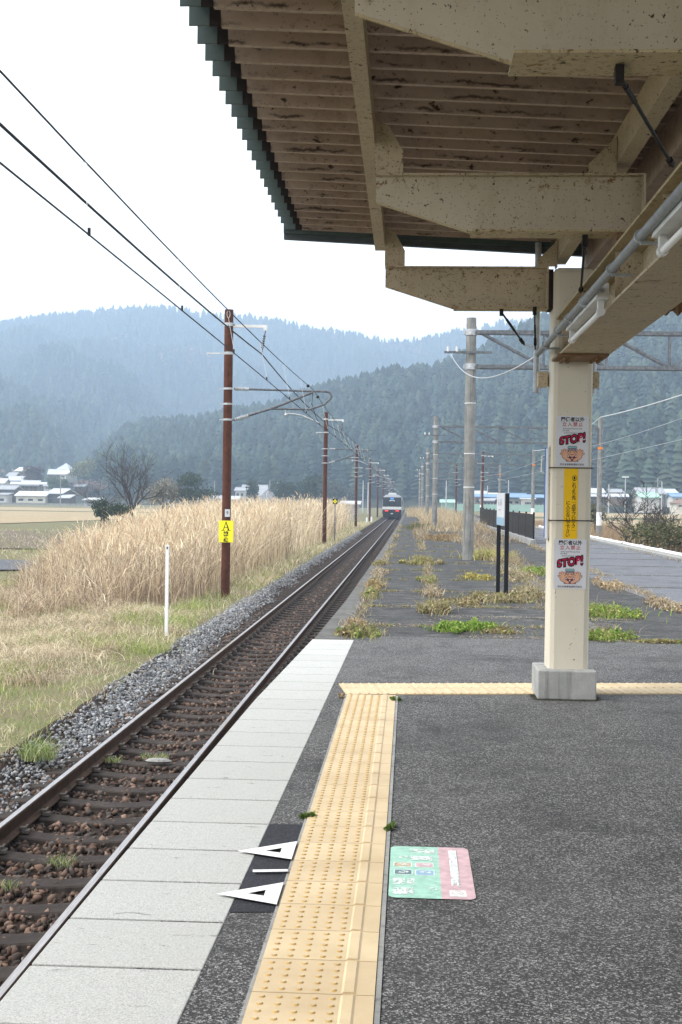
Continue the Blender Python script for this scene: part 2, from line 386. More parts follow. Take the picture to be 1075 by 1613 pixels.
def link_np(name, verts, faces, mat, cols=None, parent=None, flat=True):
    """verts (n,3), faces (m,k) -> object, cols (n,3) per vertex."""
    me = bpy.data.meshes.new(name); n, (m, k) = len(verts), faces.shape
    if parent is not None: verts = verts - np.array(parent_loc(parent))
    me.vertices.add(n); me.vertices.foreach_set('co', np.ascontiguousarray(verts, dtype=np.float32).ravel())
    me.loops.add(m * k); me.loops.foreach_set('vertex_index', np.ascontiguousarray(faces, dtype=np.int32).ravel())
    me.polygons.add(m); me.polygons.foreach_set('loop_start', np.arange(0, m * k, k, dtype=np.int32))
    me.polygons.foreach_set('loop_total', np.full(m, k, dtype=np.int32))
    me.update(calc_edges=True)
    if cols is not None:
        a = me.attributes.new('Col', 'FLOAT_COLOR', 'POINT')
        a.data.foreach_set('color', np.c_[cols, np.ones(n)].astype(np.float32).ravel())
    if not flat: me.polygons.foreach_set('use_smooth', np.ones(m, dtype=bool))
    me.materials.append(M[mat]); me.validate()
    o = bpy.data.objects.new(name, me); COL.objects.link(o)
    if parent is not None:
        o.parent = parent
    return o
def blades(base, h, wid, lean, col, segs=3, droop=.5, tip=.15, rng=RNG):
    """Curved tapering strips. base (N,3) h (N) wid (N) lean (N) radius of the bend / h; col (N,3)."""
    N = len(base); az = rng.uniform(0, 2 * pi, N); fa = rng.uniform(0, pi, N)
    dx, dy = np.cos(az) * lean, np.sin(az) * lean
    t = np.linspace(0, 1, segs + 1)
    c = base[:, None, :] + np.stack([h[:, None] * dx[:, None] * t ** 2, h[:, None] * dy[:, None] * t ** 2,
                                     h[:, None] * (t - droop * (np.minimum(lean, 1.6)[:, None] * t ** 2) * .5)], -1)
    ww = wid[:, None] * (1 - (1 - tip) * t ** 1.5) * .5
    ox, oy = np.cos(fa)[:, None] * ww, np.sin(fa)[:, None] * ww
    off = np.stack([ox, oy, np.zeros_like(ox)], -1)
    v = np.stack([c - off, c + off], 2).reshape(-1, 3)
    n = 2 * (segs + 1); i = np.arange(segs) * 2
    f = np.stack([i, i + 1, i + 3, i + 2], -1)[None] + (np.arange(N) * n)[:, None, None]
    return v, f.reshape(-1, 4), np.repeat(col, n, 0)
def cat(parts):
    vs, fs, cs, o = [], [], [], 0
    for v, f, c in parts: vs.append(v); fs.append(f + o); cs.append(c); o += len(v)
    return np.concatenate(vs), np.concatenate(fs), np.concatenate(cs)
def pick(pal, n, jit=.15, rng=RNG, p=None):
    pal = np.array(pal, float); k = rng.choice(len(pal), n, p=p)
    return np.clip(pal[k] * rng.uniform(1 - jit, 1 + jit, (n, 1)), 0, 1)
def text_mesh(body, size, offset=0.0, spacing=1.0, align='CENTER'):
    cu = bpy.data.curves.new('lettering', 'FONT'); cu.body = body; cu.size = size; cu.offset = offset
    cu.space_character = spacing; cu.align_x = align; cu.align_y = 'CENTER'; cu.resolution_u = 3
    o = bpy.data.objects.new('lettering', cu); COL.objects.link(o)
    dg = bpy.context.evaluated_depsgraph_get(); me = bpy.data.meshes.new_from_object(o.evaluated_get(dg))
    v = [tuple(p.co) for p in me.vertices]; f = [tuple(p.vertices) for p in me.polygons]
    bpy.data.objects.remove(o); bpy.data.curves.remove(cu); bpy.data.meshes.remove(me)
    return v, f
def put_text(mb, body, size, fn, mi=0, offset=0.0, spacing=1.0, align='CENTER'):
    v, f = text_mesh(body, size, offset, spacing, align); mb.add([fn(p[0], p[1]) for p in v], f, mi)
def strokes(mb, x0, x1, y0, y1, fn, n, rnd, mi=0, th=.012, lift=(0, 0, 2.5e-5)):
    """Worn, no longer legible print: short strokes packed into a rectangle."""
    for i in range(n):
        x, y = rnd.uniform(x0, x1), rnd.uniform(y0, y1); l = rnd.uniform(.15, .42) * (x1 - x0)
        l2 = rnd.uniform(.15, .42) * (y1 - y0)
        if rnd.random() < .5: a, b, c, d = x, min(x + l, x1), y, min(y + th, y1)
        else: a, b, c, d = x, min(x + th, x1), y, min(y + l2, y1)
        mb.add([tuple(p + i * q for p, q in zip(pt, lift)) for pt in (fn(a, c), fn(b, c), fn(b, d), fn(a, d))], [(0, 1, 2, 3)], mi)

# ------------------------------------------------------------------ the setting: ground, fields, hills
def profile_sheet(name, prof, ys, mat):
    mb = MB(); n = len(prof)
    v = [(x, y, z + (0.0 if y < 160 else 0.0)) for y in ys for x, z in prof]
    f = [(j * n + i, j * n + i + 1, (j + 1) * n + i + 1, (j + 1) * n + i) for j in range(len(ys) - 1) for i in range(n - 1)]
    mb.add(v, f); return struct(name, mb, mat)
GP = [(-2600, -1.75), (-200, -1.65), (-60, -1.6), (-20, -1.52), (-12, -1.42), (-8, -1.3), (-5.6, -1.17), (-4.6, -1.15), (-4.25, -1.17), (-3.8, -1.47), (-1.0, -1.47), (-.5, -1.6), (8.0, -1.5), (8.4, -.8), (14, -.85), (60, -1.2), (2600, -1.3)]
profile_sheet('ground', GP, [-60, 0, 30, 60, 120, 300, 900, 3200], 'soil')
def gz(x):
    for (x0, z0), (x1, z1) in zip(GP, GP[1:]):
        if x0 <= x <= x1: return z0 + (z1 - z0) * (x - x0) / (x1 - x0)
    return -1.7
def patch(name, pts, z, mat, kind='structure'):
    mb = MB(); mb.add([(x, y, z) for x, y in pts], [tuple(range(len(pts)))]); o = mb.build(name, mat); o['kind'] = kind; return o
# farm road bending past the reeds, farther lane and fields
patch('road', [(-60, 44.5), (-23, 47.5), (-15.4, 50.6), (-13.6, 53), (-15.0, 57), (-24, 60), (-60, 61)], -1.40, 'road')
patch('rice_field', [(-420, 118), (-46, 118), (-38, 170), (-32, 240), (-420, 240)], -1.50, 'stubble')
patch('rice_field', [(-420, 252), (-44, 252), (-46, 312), (-420, 312)], -1.50, 'stubble')
patch('field_bank', [(-420, 110), (-44, 110), (-44, 117.5), (-420, 117.5)], -1.485, 'green_strip')
patch('field_bank', [(-420, 240.5), (-36, 240.5), (-36, 251), (-420, 251)], -1.49, 'green_strip')
patch('ploughed_field', [(-160, 72), (-20, 72), (-24, 109), (-160, 109)], -1.47, 'brown_plough')
patch('lane', [(-17, 96), (-12.5, 96), (-9.6, 140), (-7.4, 215), (-9.2, 215), (-14, 140)], -1.32, 'pale_asphalt')
patch('rice_field', [(16, 125), (160, 125), (160, 190), (16, 190)], -.82, 'stubble')
patch('field_bank', [(16, 190.5), (160, 190.5), (160, 212), (16, 212)], -.81, 'green_strip')
patch('rice_field', [(16, 213), (220, 213), (220, 300), (16, 300)], -.80, 'stubble')

def crest(u, pts):
    for (a, va), (b, vb) in zip(pts, pts[1:]):
        if a <= u <= b: return va + (vb - va) * (u - a) / (b - a)
    return pts[-1][1] if u > pts[-1][0] else pts[0][1]
NEAR = [(-900, 800), (60, 800), (112, 775), (135, 752), (150, 735), (170, 716), (190, 700), (220, 690), (300, 688), (360, 676), (435, 664), (490, 642), (527, 630), (575, 622), (615, 612), (650, 612), (690, 606), (722, 588), (745, 586), (780, 566), (815, 545), (850, 532), (900, 522), (980, 512), (1075, 500), (1250, 480), (1700, 520)]
FAR = [(-900, 560), (-300, 540), (0, 512), (60, 503), (120, 498), (170, 492), (230, 490), (290, 496), (330, 503), (380, 507), (430, 513), (480, 525), (530, 533), (580, 542), (620, 549), (660, 546), (700, 537), (740, 528), (790, 520), (860, 515), (1000, 520), (1300, 560), (1700, 600)]
def lobes(u, d, k):
    return sin(u * .021 * k + d * .008) * .5 + sin(u * .047 * k - d * .015 + 1.3) * .3 + sin(u * .009 * k + d * .021 + 2.1) * .4
def hill(name, pts, foot, dist, back, us, steps, rough, z0):
    """Terrain swept over bearing and distance: rises from its foot to the ridge, then falls behind it."""
    rows = []
    for u in us:
        th = math.atan((u - 645) / FPX); D, Fo = dist(u), foot(u)
        H = max(0.0, (788 + (u - 645) * .0148 - crest(u, pts)) / FPX * D) + EYE
        row = []
        for j in range(steps + 1):
            t = j / steps
            if t < .72: q = t / .72; r = Fo + (D - Fo) * q; z = z0 + (H - z0) * (q ** 1.15) + rough * lobes(u, r, 1) * sin(pi * q)
            else: q = (t - .72) / .28; r = D + back * q; z = z0 + (H - z0) * (1 - q ** 1.6 * .8)
            row.append((r * math.tan(th), r, z))
        rows.append(row)
    n = steps + 1; mb = MB()
    mb.add([p for row in rows for p in row], [(i * n + j, (i + 1) * n + j, (i + 1) * n + j + 1, i * n + j + 1) for i in range(len(us) - 1) for j in range(steps)])
    o = struct(name, mb, 'hill_soil'); o.data.polygons.foreach_set('use_smooth', [True] * len(o.data.polygons))
    return np.array(rows)
ndist = lambda u: 760 + 140 * max(0, min(1, (640 - u) / 500)) - 60 * max(0, min(1, (u - 700) / 300))
nfoot = lambda u: 470 if u < 640 else 470 - 110 * min(1, (u - 640) / 350)
near_rows = hill('near_hill', NEAR, nfoot, ndist, 320, list(range(40, 1400, 10)), 30, 5, -1.5)
far_rows = hill('far_hill', FAR, lambda u: float(np.interp(u, [40, 330], [640, 1150])), lambda u: 2150 - .25 * u, 500, list(range(-420, 1500, 14)), 36, 22, 0)

# forest crowns: conifers in ragged tiers, a few leafless or pale broadleaf crowns between them
def conifer(tiers, sides, rng):
    V, F = [], []; 
    for k in range(tiers):
        z0 = .10 + .86 * k / tiers; z1 = min(1.0, z0 + 1.55 / tiers); rad = .215 * (1 - k / tiers) ** .62 + .03
        o = len(V); ring = [(rad * rng.uniform(.62, 1.25) * cos(2 * pi * (i + .4 * k) / sides), rad * rng.uniform(.62, 1.25) * sin(2 * pi * (i + .4 * k) / sides), z0 + rng.uniform(-.03, .03)) for i in range(sides)]
        V += ring + [(0, 0, z1)]
        F += [(o + i, o + (i + 1) % sides, o + sides) for i in range(sides)]
    return np.array(V), np.array(F)
def broadleaf(n, rng):
    V, F = [], []
    for k in range(n):
        d = rng.normal(size=3); d /= np.linalg.norm(d); d[2] = abs(d[2]) * .9 - .15
        c = np.array([0, 0, .55]) + d * np.array([.36, .36, .42]) * rng.uniform(.6, 1)
        a, b2 = rng.normal(size=3), rng.normal(size=3); a *= .13 / np.linalg.norm(a); b2 *= .13 / np.linalg.norm(b2)
        o = len(V); V += [c + a, c - a * .5 + b2, c - a * .5 - b2]; F.append((o, o + 1, o + 2))
    return np.array(V), np.array(F)
def plant_forest(name, rows, spacing, hrange, tiers, sides, pal, pal2, share, label, seed, lim=(0.0, .86), bfaces=60):
    rng = np.random.default_rng(seed); protos = [conifer(tiers, sides, rng) for _ in range(5)]; bl = [broadleaf(bfaces, rng) for _ in range(3)]
    A = rows; nu, nj = A.shape[:2]; pts = []
    for i in range(nu - 1):
        for j in range(int(nj * lim[0]), int(nj * lim[1])):
            a, b, c, d = A[i, j], A[i + 1, j], A[i, j + 1], A[i + 1, j + 1]
            area = np.linalg.norm(np.cross(b - a, c - a)); k = rng.poisson(area / spacing ** 2)
            for _ in range(k):
                s, t = rng.random(), rng.random(); pts.append(a + (b - a) * s + (c - a) * t + (d - c - b + a) * s * t)
    pts = np.array(pts); keep = pts[:, 2] > .8 + 1.2 * rng.random(len(pts)); pts = pts[keep]
    patchn = np.array([lobes(p[0] * .9 + 40, p[1] * .9, .8) for p in pts]); parts = []
    kinds = np.where(patchn + rng.normal(0, .35, len(pts)) > share, 1, 0)
    for kk in (0, 1):
        src = protos if kk == 0 else bl
        for q, (V, F) in enumerate(src):
            sel = pts[(kinds == kk) & (np.arange(len(pts)) % len(src) == q)]
            if not len(sel): continue
            N = len(sel); h = rng.uniform(*hrange, N) * (.75 if kk else 1); wv = h * rng.uniform(.85, 1.25, N) * (1.1 if kk else 1); an = rng.uniform(0, 2 * pi, N)
            ca, sa = np.cos(an)[:, None], np.sin(an)[:, None]
            X = sel[:, 0:1] + wv[:, None] * (V[None, :, 0] * ca - V[None, :, 1] * sa)
            Y = sel[:, 1:2] + wv[:, None] * (V[None, :, 0] * sa + V[None, :, 1] * ca)
            Z = sel[:, 2:3] + h[:, None] * V[None, :, 2] - .6
            v = np.stack([X, Y, Z], -1).reshape(-1, 3)
            f = (F[None] + (np.arange(N) * len(V))[:, None, None]).reshape(-1, 3)
            parts.append((v, f, np.repeat(pick(pal2 if kk else pal, N, .5, rng), len(V), 0)))
    v, f, c = cat(parts); o = link_np(name, v, f, 'attr_tree', c); tag(o, label, kind='stuff'); return o
CON = [(.024, .040, .030), (.032, .050, .036), (.017, .031, .026), (.042, .058, .038), (.026, .042, .040)]
BRO = [(.15, .105, .085), (.18, .12, .095), (.11, .085, .07), (.14, .14, .085)]
plant_forest('near_forest', near_rows, 4.3, (11, 18), 9, 9, CON, BRO, .92, None, 3)
plant_forest('far_forest', far_rows, 9.5, (13, 20), 4, 6, CON, BRO, .98, None, 4, (0, .84), 40)

# ------------------------------------------------------------------ track bed, stones, track
profile_sheet('track_bed', [(-4.6, -1.21), (-4.2, -1.16), (-3.9, -1.31), (-3.65, -1.385), (-1.6, -1.385), (-1.15, -1.40)], [2, 20, 60, 170, 420], 'bed')
TX = -2.77
track = thing('railway_track', 'single railway track of rusty rails on brown sleepers beside the platform', 'railway track', (TX, 0, -1.2)); track.rotation_euler.z = -.0012
for s in (-1, 1):
    x = TX + s * .5335 + s * .0325
    mb = MB(); pr = [(-.064, 0), (.064, 0), (.064, .012), (.012, .032), (.010, .112), (.0325, .120), (.0325, .147), (.026, .153), (-.026, .153), (-.0325, .147), (-.0325, .120), (-.010, .112), (-.012, .032), (-.064, .012)]
    mb.prism([(x + a, -1.303 + b) for a, b in pr], 'y', 1, 420)
    mb.add([(x - .024, 1, -1.1485), (x + .024, 1, -1.1485), (x + .024, 420, -1.1485), (x - .024, 420, -1.1485)], [(0, 1, 2, 3)], 1)
    mb.build('rail', ['rail_side', 'rail_top'], track)
def sleeper_mesh(mb, y, n=10):
    top = []
    for k in range(n + 1):
        x = -1.0 + 2.0 * k / n; a = abs(x); dz = -.042 * max(0, 1 - (a / .5) ** 2) if a < .5 else 0
        if a > .9: dz -= .02
        top.append((x, -1.308 + dz))
    vs = []
    for x, z in top:
        for dy, zz in ((-.14, -1.47), (-.112, z - .012), (-.098, z), (.098, z), (.112, z - .012), (.14, -1.47)): vs.append((TX + x, y + dy, zz))
    fs = [(i * 6 + j, i * 6 + j + 1, (i + 1) * 6 + j + 1, (i + 1) * 6 + j) for i in range(n) for j in range(5)]
    fs += [tuple(range(6)), tuple(range(n * 6 + 5, n * 6 - 1, -1))]; mb.add(vs, fs)
Y0, DY = 7.085, .625
sl0 = MB(); sleeper_mesh(sl0, Y0); sl0 = sl0.build('sleeper', 'sleeper', track)
clips = []
if True:
    for s in (-1, 1):
        for q in (-1, 1):
            mb = MB(); x = TX + s * .566 + q * .098
            mb.box(x - .030, x + .030, Y0 - .038, Y0 + .038, -1.308, -1.278, 0); mb.box(x - q * .03 - .022, x - q * .03 + .022, Y0 - .024, Y0 + .024, -1.278, -1.255, 0)
            mb.tube([(x, Y0 - .03, -1.262), (x + q * .012, Y0, -1.242), (x, Y0 + .03, -1.262)], .011, 6)
            clips.append(mb.build('rail_clip', 'clip', sl0, bevel=.004))
for k in range(1, 100):
    c = sl0.copy(); COL.objects.link(c); c.parent = track; c.location = (0, k * DY, 0)
    if k < 62:
        for cl in clips: d = cl.copy(); COL.objects.link(d); d.parent = c
mb = MB()
for k in range(100, 520): sleeper_mesh(mb, Y0 + k * DY, 4)
tag(mb.build('sleeper', 'sleeper', track), kind='stuff')

ICO = None
def rocks(name, xy_z, size, pal, seed, label=None):
    rng = np.random.default_rng(seed); bm = bmesh.new(); bmesh.ops.create_icosphere(bm, subdivisions=1, radius=1)
    V = np.array([v.co[:] for v in bm.verts]); F = np.array([[v.index for v in f.verts] for f in bm.faces]); bm.free()
    N = len(xy_z); parts = []; n = len(V)
    s = rng.uniform(*size, N)[:, None, None] * rng.uniform(.55, 1.4, (N, 1, 3)) * .5
    v = V[None] * rng.uniform(.5, 1.25, (N, n, 1)) * s
    a = rng.uniform(0, 2 * pi, N); b = rng.uniform(-.6, .6, N)
    ca, sa, cb, sb = np.cos(a)[:, None], np.sin(a)[:, None], np.cos(b)[:, None], np.sin(b)[:, None]
    x, y, z = v[..., 0], v[..., 1], v[..., 2]; y, z = y * cb - z * sb, y * sb + z * cb; x, y = x * ca - y * sa, x * sa + y * ca
    v = np.stack([x, y, z], -1) + xy_z[:, None, :]
    f = (F[None] + (np.arange(N) * n)[:, None, None]).reshape(-1, 3)
    o = link_np(name, v.reshape(-1, 3), f, 'attr_stone', np.repeat(pick(pal, N, .3, rng), n, 0)); tag(o, label, kind='stuff'); return o
rg = np.random.default_rng(11)
def scatter(n, x0, x1, y0, y1, zf, power=1.0):
    x = rg.uniform(x0, x1, n); y = y0 + (y1 - y0) * rg.random(n) ** power; return np.c_[x, y, zf(x, y)]
brown = scatter(13500, -3.95, -1.3, 6.8, 30, lambda x, y: -1.375 + rg.uniform(0, .018, len(x)) + .05 * np.clip((-3.55 - x) / .4, 0, 1), 1.5)
brown = np.r_[brown, scatter(8000, -3.95, -1.3, 30, 95, lambda x, y: -1.375 + rg.uniform(0, .015, len(x)), 1.3)]
rocks('brown_ballast', brown, (.036, .074), [(.085, .052, .038), (.125, .078, .056), (.055, .038, .031), (.18, .12, .09), (.085, .07, .06), (.045, .033, .028)], 1)
ctr = lambda y: np.interp(y, [8, 12, 15, 21, 28, 60], [-3.80, -3.78, -3.90, -3.93, -4.14, -4.22])
gzv = lambda x, y: np.interp(x, [-4.6, -4.2, -3.95, -3.7, -3.5], [-1.20, -1.155, -1.27, -1.35, -1.365]) + rg.uniform(-.005, .03, len(x))
def greyband(n, y0, y1, pw):
    y = y0 + (y1 - y0) * rg.random(n) ** pw; x = ctr(y) + np.clip(rg.normal(0, .15, n), -.30, .34) + .05 * np.sin(y * .9) + .04 * np.sin(y * 2.3)
    return np.c_[x, y, gzv(x, y)]
grey = np.r_[greyband(13000, 8, 36, 1.0), greyband(8000, 36, 110, 1.2)]
grey = grey[(grey[:, 1] > 14.5) | (rg.random(len(grey)) < np.clip((grey[:, 1] - 9) / 9, .12, 1))]
rocks('grey_ballast', grey, (.026, .058), [(.17, .18, .195), (.25, .26, .275), (.11, .115, .125), (.34, .345, .35), (.19, .175, .155)], 2)
mixs = scatter(1500, -3.85, -3.45, 8, 34, lambda x, y: -1.365 + rg.uniform(0, .02, len(x)), 1.3)
rocks('mixed_ballast', mixs, (.03, .06), [(.15, .13, .12), (.22, .20, .19), (.10, .07, .055)], 5)

# ------------------------------------------------------------------ platform
EDGE = [(-6, -1.32), (3, -1.252), (5.1, -1.238), (10, -1.180), (14.45, -1.06)]
def ex(y):
    for (a, va), (b, vb) in zip(EDGE, EDGE[1:]):
        if y <= b: return va + (vb - va) * (y - a) / (b - a)
    return EDGE[-1][1]
SLR = lambda y: -.675 + .0068 * (y - 3)
mb = MB(); mb.box(-.9, 7.7, -8, 14.9, -1.5, 0); struct('platform', mb, 'asphalt')
mb = MB(); mb.prism([(-.98, 14.46), (7.7, 14.9), (7.7, 165), (-.62, 165), (-.70, 84), (-.84, 30), (-.92, 20)], 'z', -1.5, -.006); struct('platform', mb, 'old_asphalt')
# low step wall under the slabs and along the old edge
mb = MB(); mb.add([(ex(y) + .12, y, z) for y in (-6, 3, 5.1, 10, 14.45) for z in (-1.4, -.13)] + [(-.5, y, z) for y in (-6, 3, 5.1, 10, 14.45) for z in (-1.4, -.13)],
    [(i * 2, i * 2 + 1, i * 2 + 3, i * 2 + 2) for i in range(4)] + [(i * 2 + 1, 11 + i * 2, 13 + i * 2, i * 2 + 3) for i in range(4)])
struct('platform_wall', mb, 'edge_concrete')
mb = MB(); mb.prism([(-1.045, 14.47), (-.70, 14.47), (-.70, 20), (-.62, 45), (-.52, 84), (-.45, 165), (-.60, 165), (-.69, 84), (-.82, 45), (-.96, 20)], 'z', -1.4, .004); struct('platform_edge', mb, 'edge_concrete')
# pale edge slabs, 0.485 m apart with open joints
mb = MB(); k = 0; y = 2.32
while y < 14.40:
    y1 = min(y + .466, 14.44); dz = 0
    mb.prism([(ex(y), y), (SLR(y), y + .004), (SLR(y1), y1 + .004), (ex(y1), y1)], 'z', -.10, .004 + dz * .6); y += .485; k += 1
struct('edge_paving', mb, 'slab', bevel=.004)
mb = MB(); mb.prism([(ex(2.3) + .01, 2.3), (-.6, 2.3), (-.55, 14.46), (ex(14.4) + .01, 14.46)], 'z', -.14, -.02); struct('slab_bedding', mb, 'dark')

# yellow tactile paving: tiles 0.4 x 0.3 with five rows of studs and an inner line bar, cross strip of bars
mb = MB()
TL, TR = -.478, -.084
mb2 = MB()
pitch = 3205.0 / 10685.0
kk = 0; y = 10.36
while y > 2.2:
    y0 = y - pitch; mb.box(TL + .002, TR - .002, y0 + .006, y, 0, .010)
    x = TR - .085; mb.prism([(x - .024, .010), (x + .024, .010), (x + .016, .0155), (x - .016, .0155)], 'y', y0 + .012, y - .010)
    for a in range(5):
        for b in range(5):
            cx, cy = TL + .038 + a * .0555, y0 + .035 + b * .0575; n = 10; o = len(mb.v)
            vs = [(cx + r * cos(2 * pi * q / n), cy + r * sin(2 * pi * q / n), z) for r, z in ((.0115, .010), (.0075, .0148)) for q in range(n)]
            mb.add(vs, [(q, (q + 1) % n, n + (q + 1) % n, n + q) for q in range(n)], 1).add(vs[n:], [tuple(range(n))], 0)
    y = y0; kk += 1
mb.box(TL + .001, TR - .001, 2.2, 10.36, -.004, .004, 1)
struct('tactile_paving', mb, ['tile', 'stud'])
mb = MB()
for k in range(23):                                # cross strip, laid slightly askew
    for q in range(2):
        x0, y0 = k * .302, q * .301
        mb.box(x0 + .002, x0 + .298, y0 + .002, y0 + .298, 0, .009)
        for b in range(4):
            xc = x0 + .038 + b * .0745; mb.prism([(xc - .012, .009), (xc + .012, .009), (xc + .007, .0145), (xc - .007, .0145)], 'y', y0 + .014, y0 + .288)
sa = math.atan(.16); mb.v = [(-.484 + x * cos(sa) - y * sin(sa), 10.372 + x * sin(sa) + y * cos(sa), z) for x, y, z in mb.v]
struct('tactile_paving', mb, ['tile', 'stud'])
mb = MB(); mb.box(TR, TR + .018, 2.2, 10.36, .0, .006); mb.box(TL - .012, TL, 2.2, 10.36, 0, .005); struct('tile_joint', mb, 'concrete')

# paved strip right of the low kerbs, kerb lines
mb = MB(); mb.prism([(4.12, 16.5), (7.62, 16.5), (7.62, 120), (4.75, 120), (4.62, 48), (3.8, 27)], 'z', -.4, .004); struct('side_paving', mb, 'pale_asphalt')
mb = MB()
for k in range(22):
    y = 20.3 + k * 4.1; mb.box(max(3.95, 3.8 + (y - 27) * .02), 7.6, y, y + .07, .004, .0075)
struct('paving_joint', mb, 'hill_soil')
mb = MB(); mb.bar((7.62, 14, -.1), (7.75, 120, -.1), .22, .34); struct('kerb', mb, 'concrete')
mb = MB(); mb.bar((2.28, 15.2, -.02), (2.45, 26, -.02), .16, .09); mb.bar((2.45, 26, -.02), (2.75, 43, -.02), .16, .07); struct('kerb', mb, 'edge_concrete')
mb = MB(); mb.bar((4.55, 47.5, .04), (4.50, 84, .04), .18, .30); struct('kerb', mb, 'concrete')

# ------------------------------------------------------------------ canopy
can = thing('platform_canopy', 'rusty cream steel platform canopy with brown folded roof and one square column', 'canopy', (1.3, 10.6, 0))
EAVE_Z, XE, PITCH = 3.855, -1.09, .247
VALLEY = 1.5
def rz(x): return EAVE_Z - .045 * (min(x, VALLEY) - XE) + .10 * max(0, x - VALLEY)
# folded roof sheet: broad lower flats, narrow raised troughs
mb = MB(); xs = [XE + .15, 0, VALLEY, 7.2]; y = 10.90 - PITCH * 92; prof = []  # roof stretched unseen to the right and rear to darken the platform
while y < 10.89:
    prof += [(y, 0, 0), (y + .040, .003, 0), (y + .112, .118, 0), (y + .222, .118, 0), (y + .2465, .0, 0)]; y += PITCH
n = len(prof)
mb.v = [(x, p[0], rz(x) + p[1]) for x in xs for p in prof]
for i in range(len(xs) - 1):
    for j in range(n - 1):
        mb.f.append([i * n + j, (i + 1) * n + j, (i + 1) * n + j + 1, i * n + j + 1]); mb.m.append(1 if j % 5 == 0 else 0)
roof = mb.build('roof_panel', ['under', 'under_lit'], can)
mb = MB()
for x0, x1 in ((XE - .005, VALLEY), (VALLEY, 7.25)): mb.add([(x0, -12, rz(x0) + .14), (x1, -12, rz(x1) + .14), (x1, 10.98, rz(x1) + .14), (x0, 10.98, rz(x0) + .14)], [(0, 1, 2, 3)])
mb.build('roof_cover', 'green', can)
cap0 = None
for k in range(40):
    yy = 10.90 - k * PITCH
    if yy < 3.2: break
    if cap0 is None:
        m1 = MB(); m1.box(XE - .005, XE + .095, yy - .012, yy, EAVE_Z - .004, EAVE_Z + .118); m1.box(XE - .005, XE + .002, yy, yy + .06, EAVE_Z + .03, EAVE_Z + .118)
        cap0 = m1.build('eave_cap', 'green', can); capk = k
    else:
        c = cap0.copy(); COL.objects.link(c); c.location = (0, -k * PITCH, 0)
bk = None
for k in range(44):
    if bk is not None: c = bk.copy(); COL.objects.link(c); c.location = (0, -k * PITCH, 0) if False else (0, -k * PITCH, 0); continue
    mb = MB(); yy = 10.90 - k * PITCH; mb.box(XE + .095, XE + .15, yy - .010, yy - .002, EAVE_Z - .006, EAVE_Z + .125)  # dark plates: shade of the open void beside the caps put into colour
    bk = mb.build('eave_shade_plate', 'dark', can)
mb = MB(); mb.prism([(XE - .006, EAVE_Z - .075), (VALLEY, rz(VALLEY) - .095), (7.2, rz(7.2) - .095), (7.2, rz(7.2) + .12), (VALLEY, rz(VALLEY) + .12), (XE - .006, EAVE_Z - .02)], 'y', 10.93, 10.985)
mb.prism([(XE - .006, EAVE_Z - .030), (VALLEY, rz(VALLEY) - .050), (VALLEY, rz(VALLEY) + .02), (XE - .006, EAVE_Z + .01)], 'y', 10.905, 10.927, 1)
mb.build('gable_fascia', ['fascia', 'green'], can)
# purlins along the platform
mb = MB(); mb.box(-.315, -.232, -8, 10.80, 3.657, 3.672); mb.box(-.244, -.232, -8, 10.80, 3.672, 3.80); mb.box(-.315, -.303, -8, 10.80, 3.672, 3.80)
mb.build('purlin', 'cream', can)
mb = MB(); mb.box(1.175, 1.187, -8, 10.78, 3.545, 3.735); mb.box(1.187, 1.262, -8, 10.78, 3.545, 3.557); mb.build('purlin', 'cream', can)
mb = MB(); mb.box(1.42, 1.50, -8, 10.9, 3.50, 3.72); mb.box(1.62, 1.64, -8, 10.9, 3.52, 3.73); mb.build('valley_gutter', 'under', can)
mb = MB(); mb.box(2.7, 2.78, -8, 10.80, 3.68, 3.84); mb.build('purlin', 'cream', can)
# cantilever rafters: haunched web, bottom flange, top flange, stub plates under the purlins
for q, yw in enumerate((4.66, 7.61, 10.60)):
    x1 = 1.335 if q < 2 else 1.10
    mb = MB(); mb.prism([(-.222, 3.33), (.34, 3.152), (x1, 3.152), (x1, 3.475), (-.222, 3.475)], 'y', yw - .006, yw + .006, 0)
    if q == 2: mb.box(1.085, 1.10, yw - .075, yw + .075, 3.14, 3.475, 0)
    else: mb.box(x1 - .012, x1, yw - .08, yw + .08, 3.15, 3.475, 0)
    rf = mb.build('rafter', 'cream_web' if q < 2 else 'cream', can)
    m1 = MB(); wd = .125 if q == 0 else .10 if q == 1 else .08
    m1.bar((.34, yw, 3.146), (x1, yw, 3.146), wd * 2, .012); m1.bar((-.222, yw, 3.324), (.34, yw, 3.146), .012, .01)
    m1.build('bottom_flange', 'flange', rf)
    m1 = MB(); m1.box(-.225, x1, yw - .055, yw + .055, 3.475, 3.486); m1.build('top_flange', 'cream', rf)
    m1 = MB(); m1.prism([(-.228, 3.487), (-.065, 3.487), (-.065, 3.61), (-.15, 3.76), (-.228, 3.80)], 'y', yw - .055, yw - .045); m1.build('stub_plate', 'cream', rf)
    m1 = MB(); m1.prism([(1.17, 3.487), (1.01, 3.487), (1.01, 3.54), (1.17, 3.70)], 'y', yw - .055, yw - .045); m1.box(1.160, 1.172, yw - .045, yw + .06, 3.487, 3.70); m1.build('stub_plate', 'cream', rf)
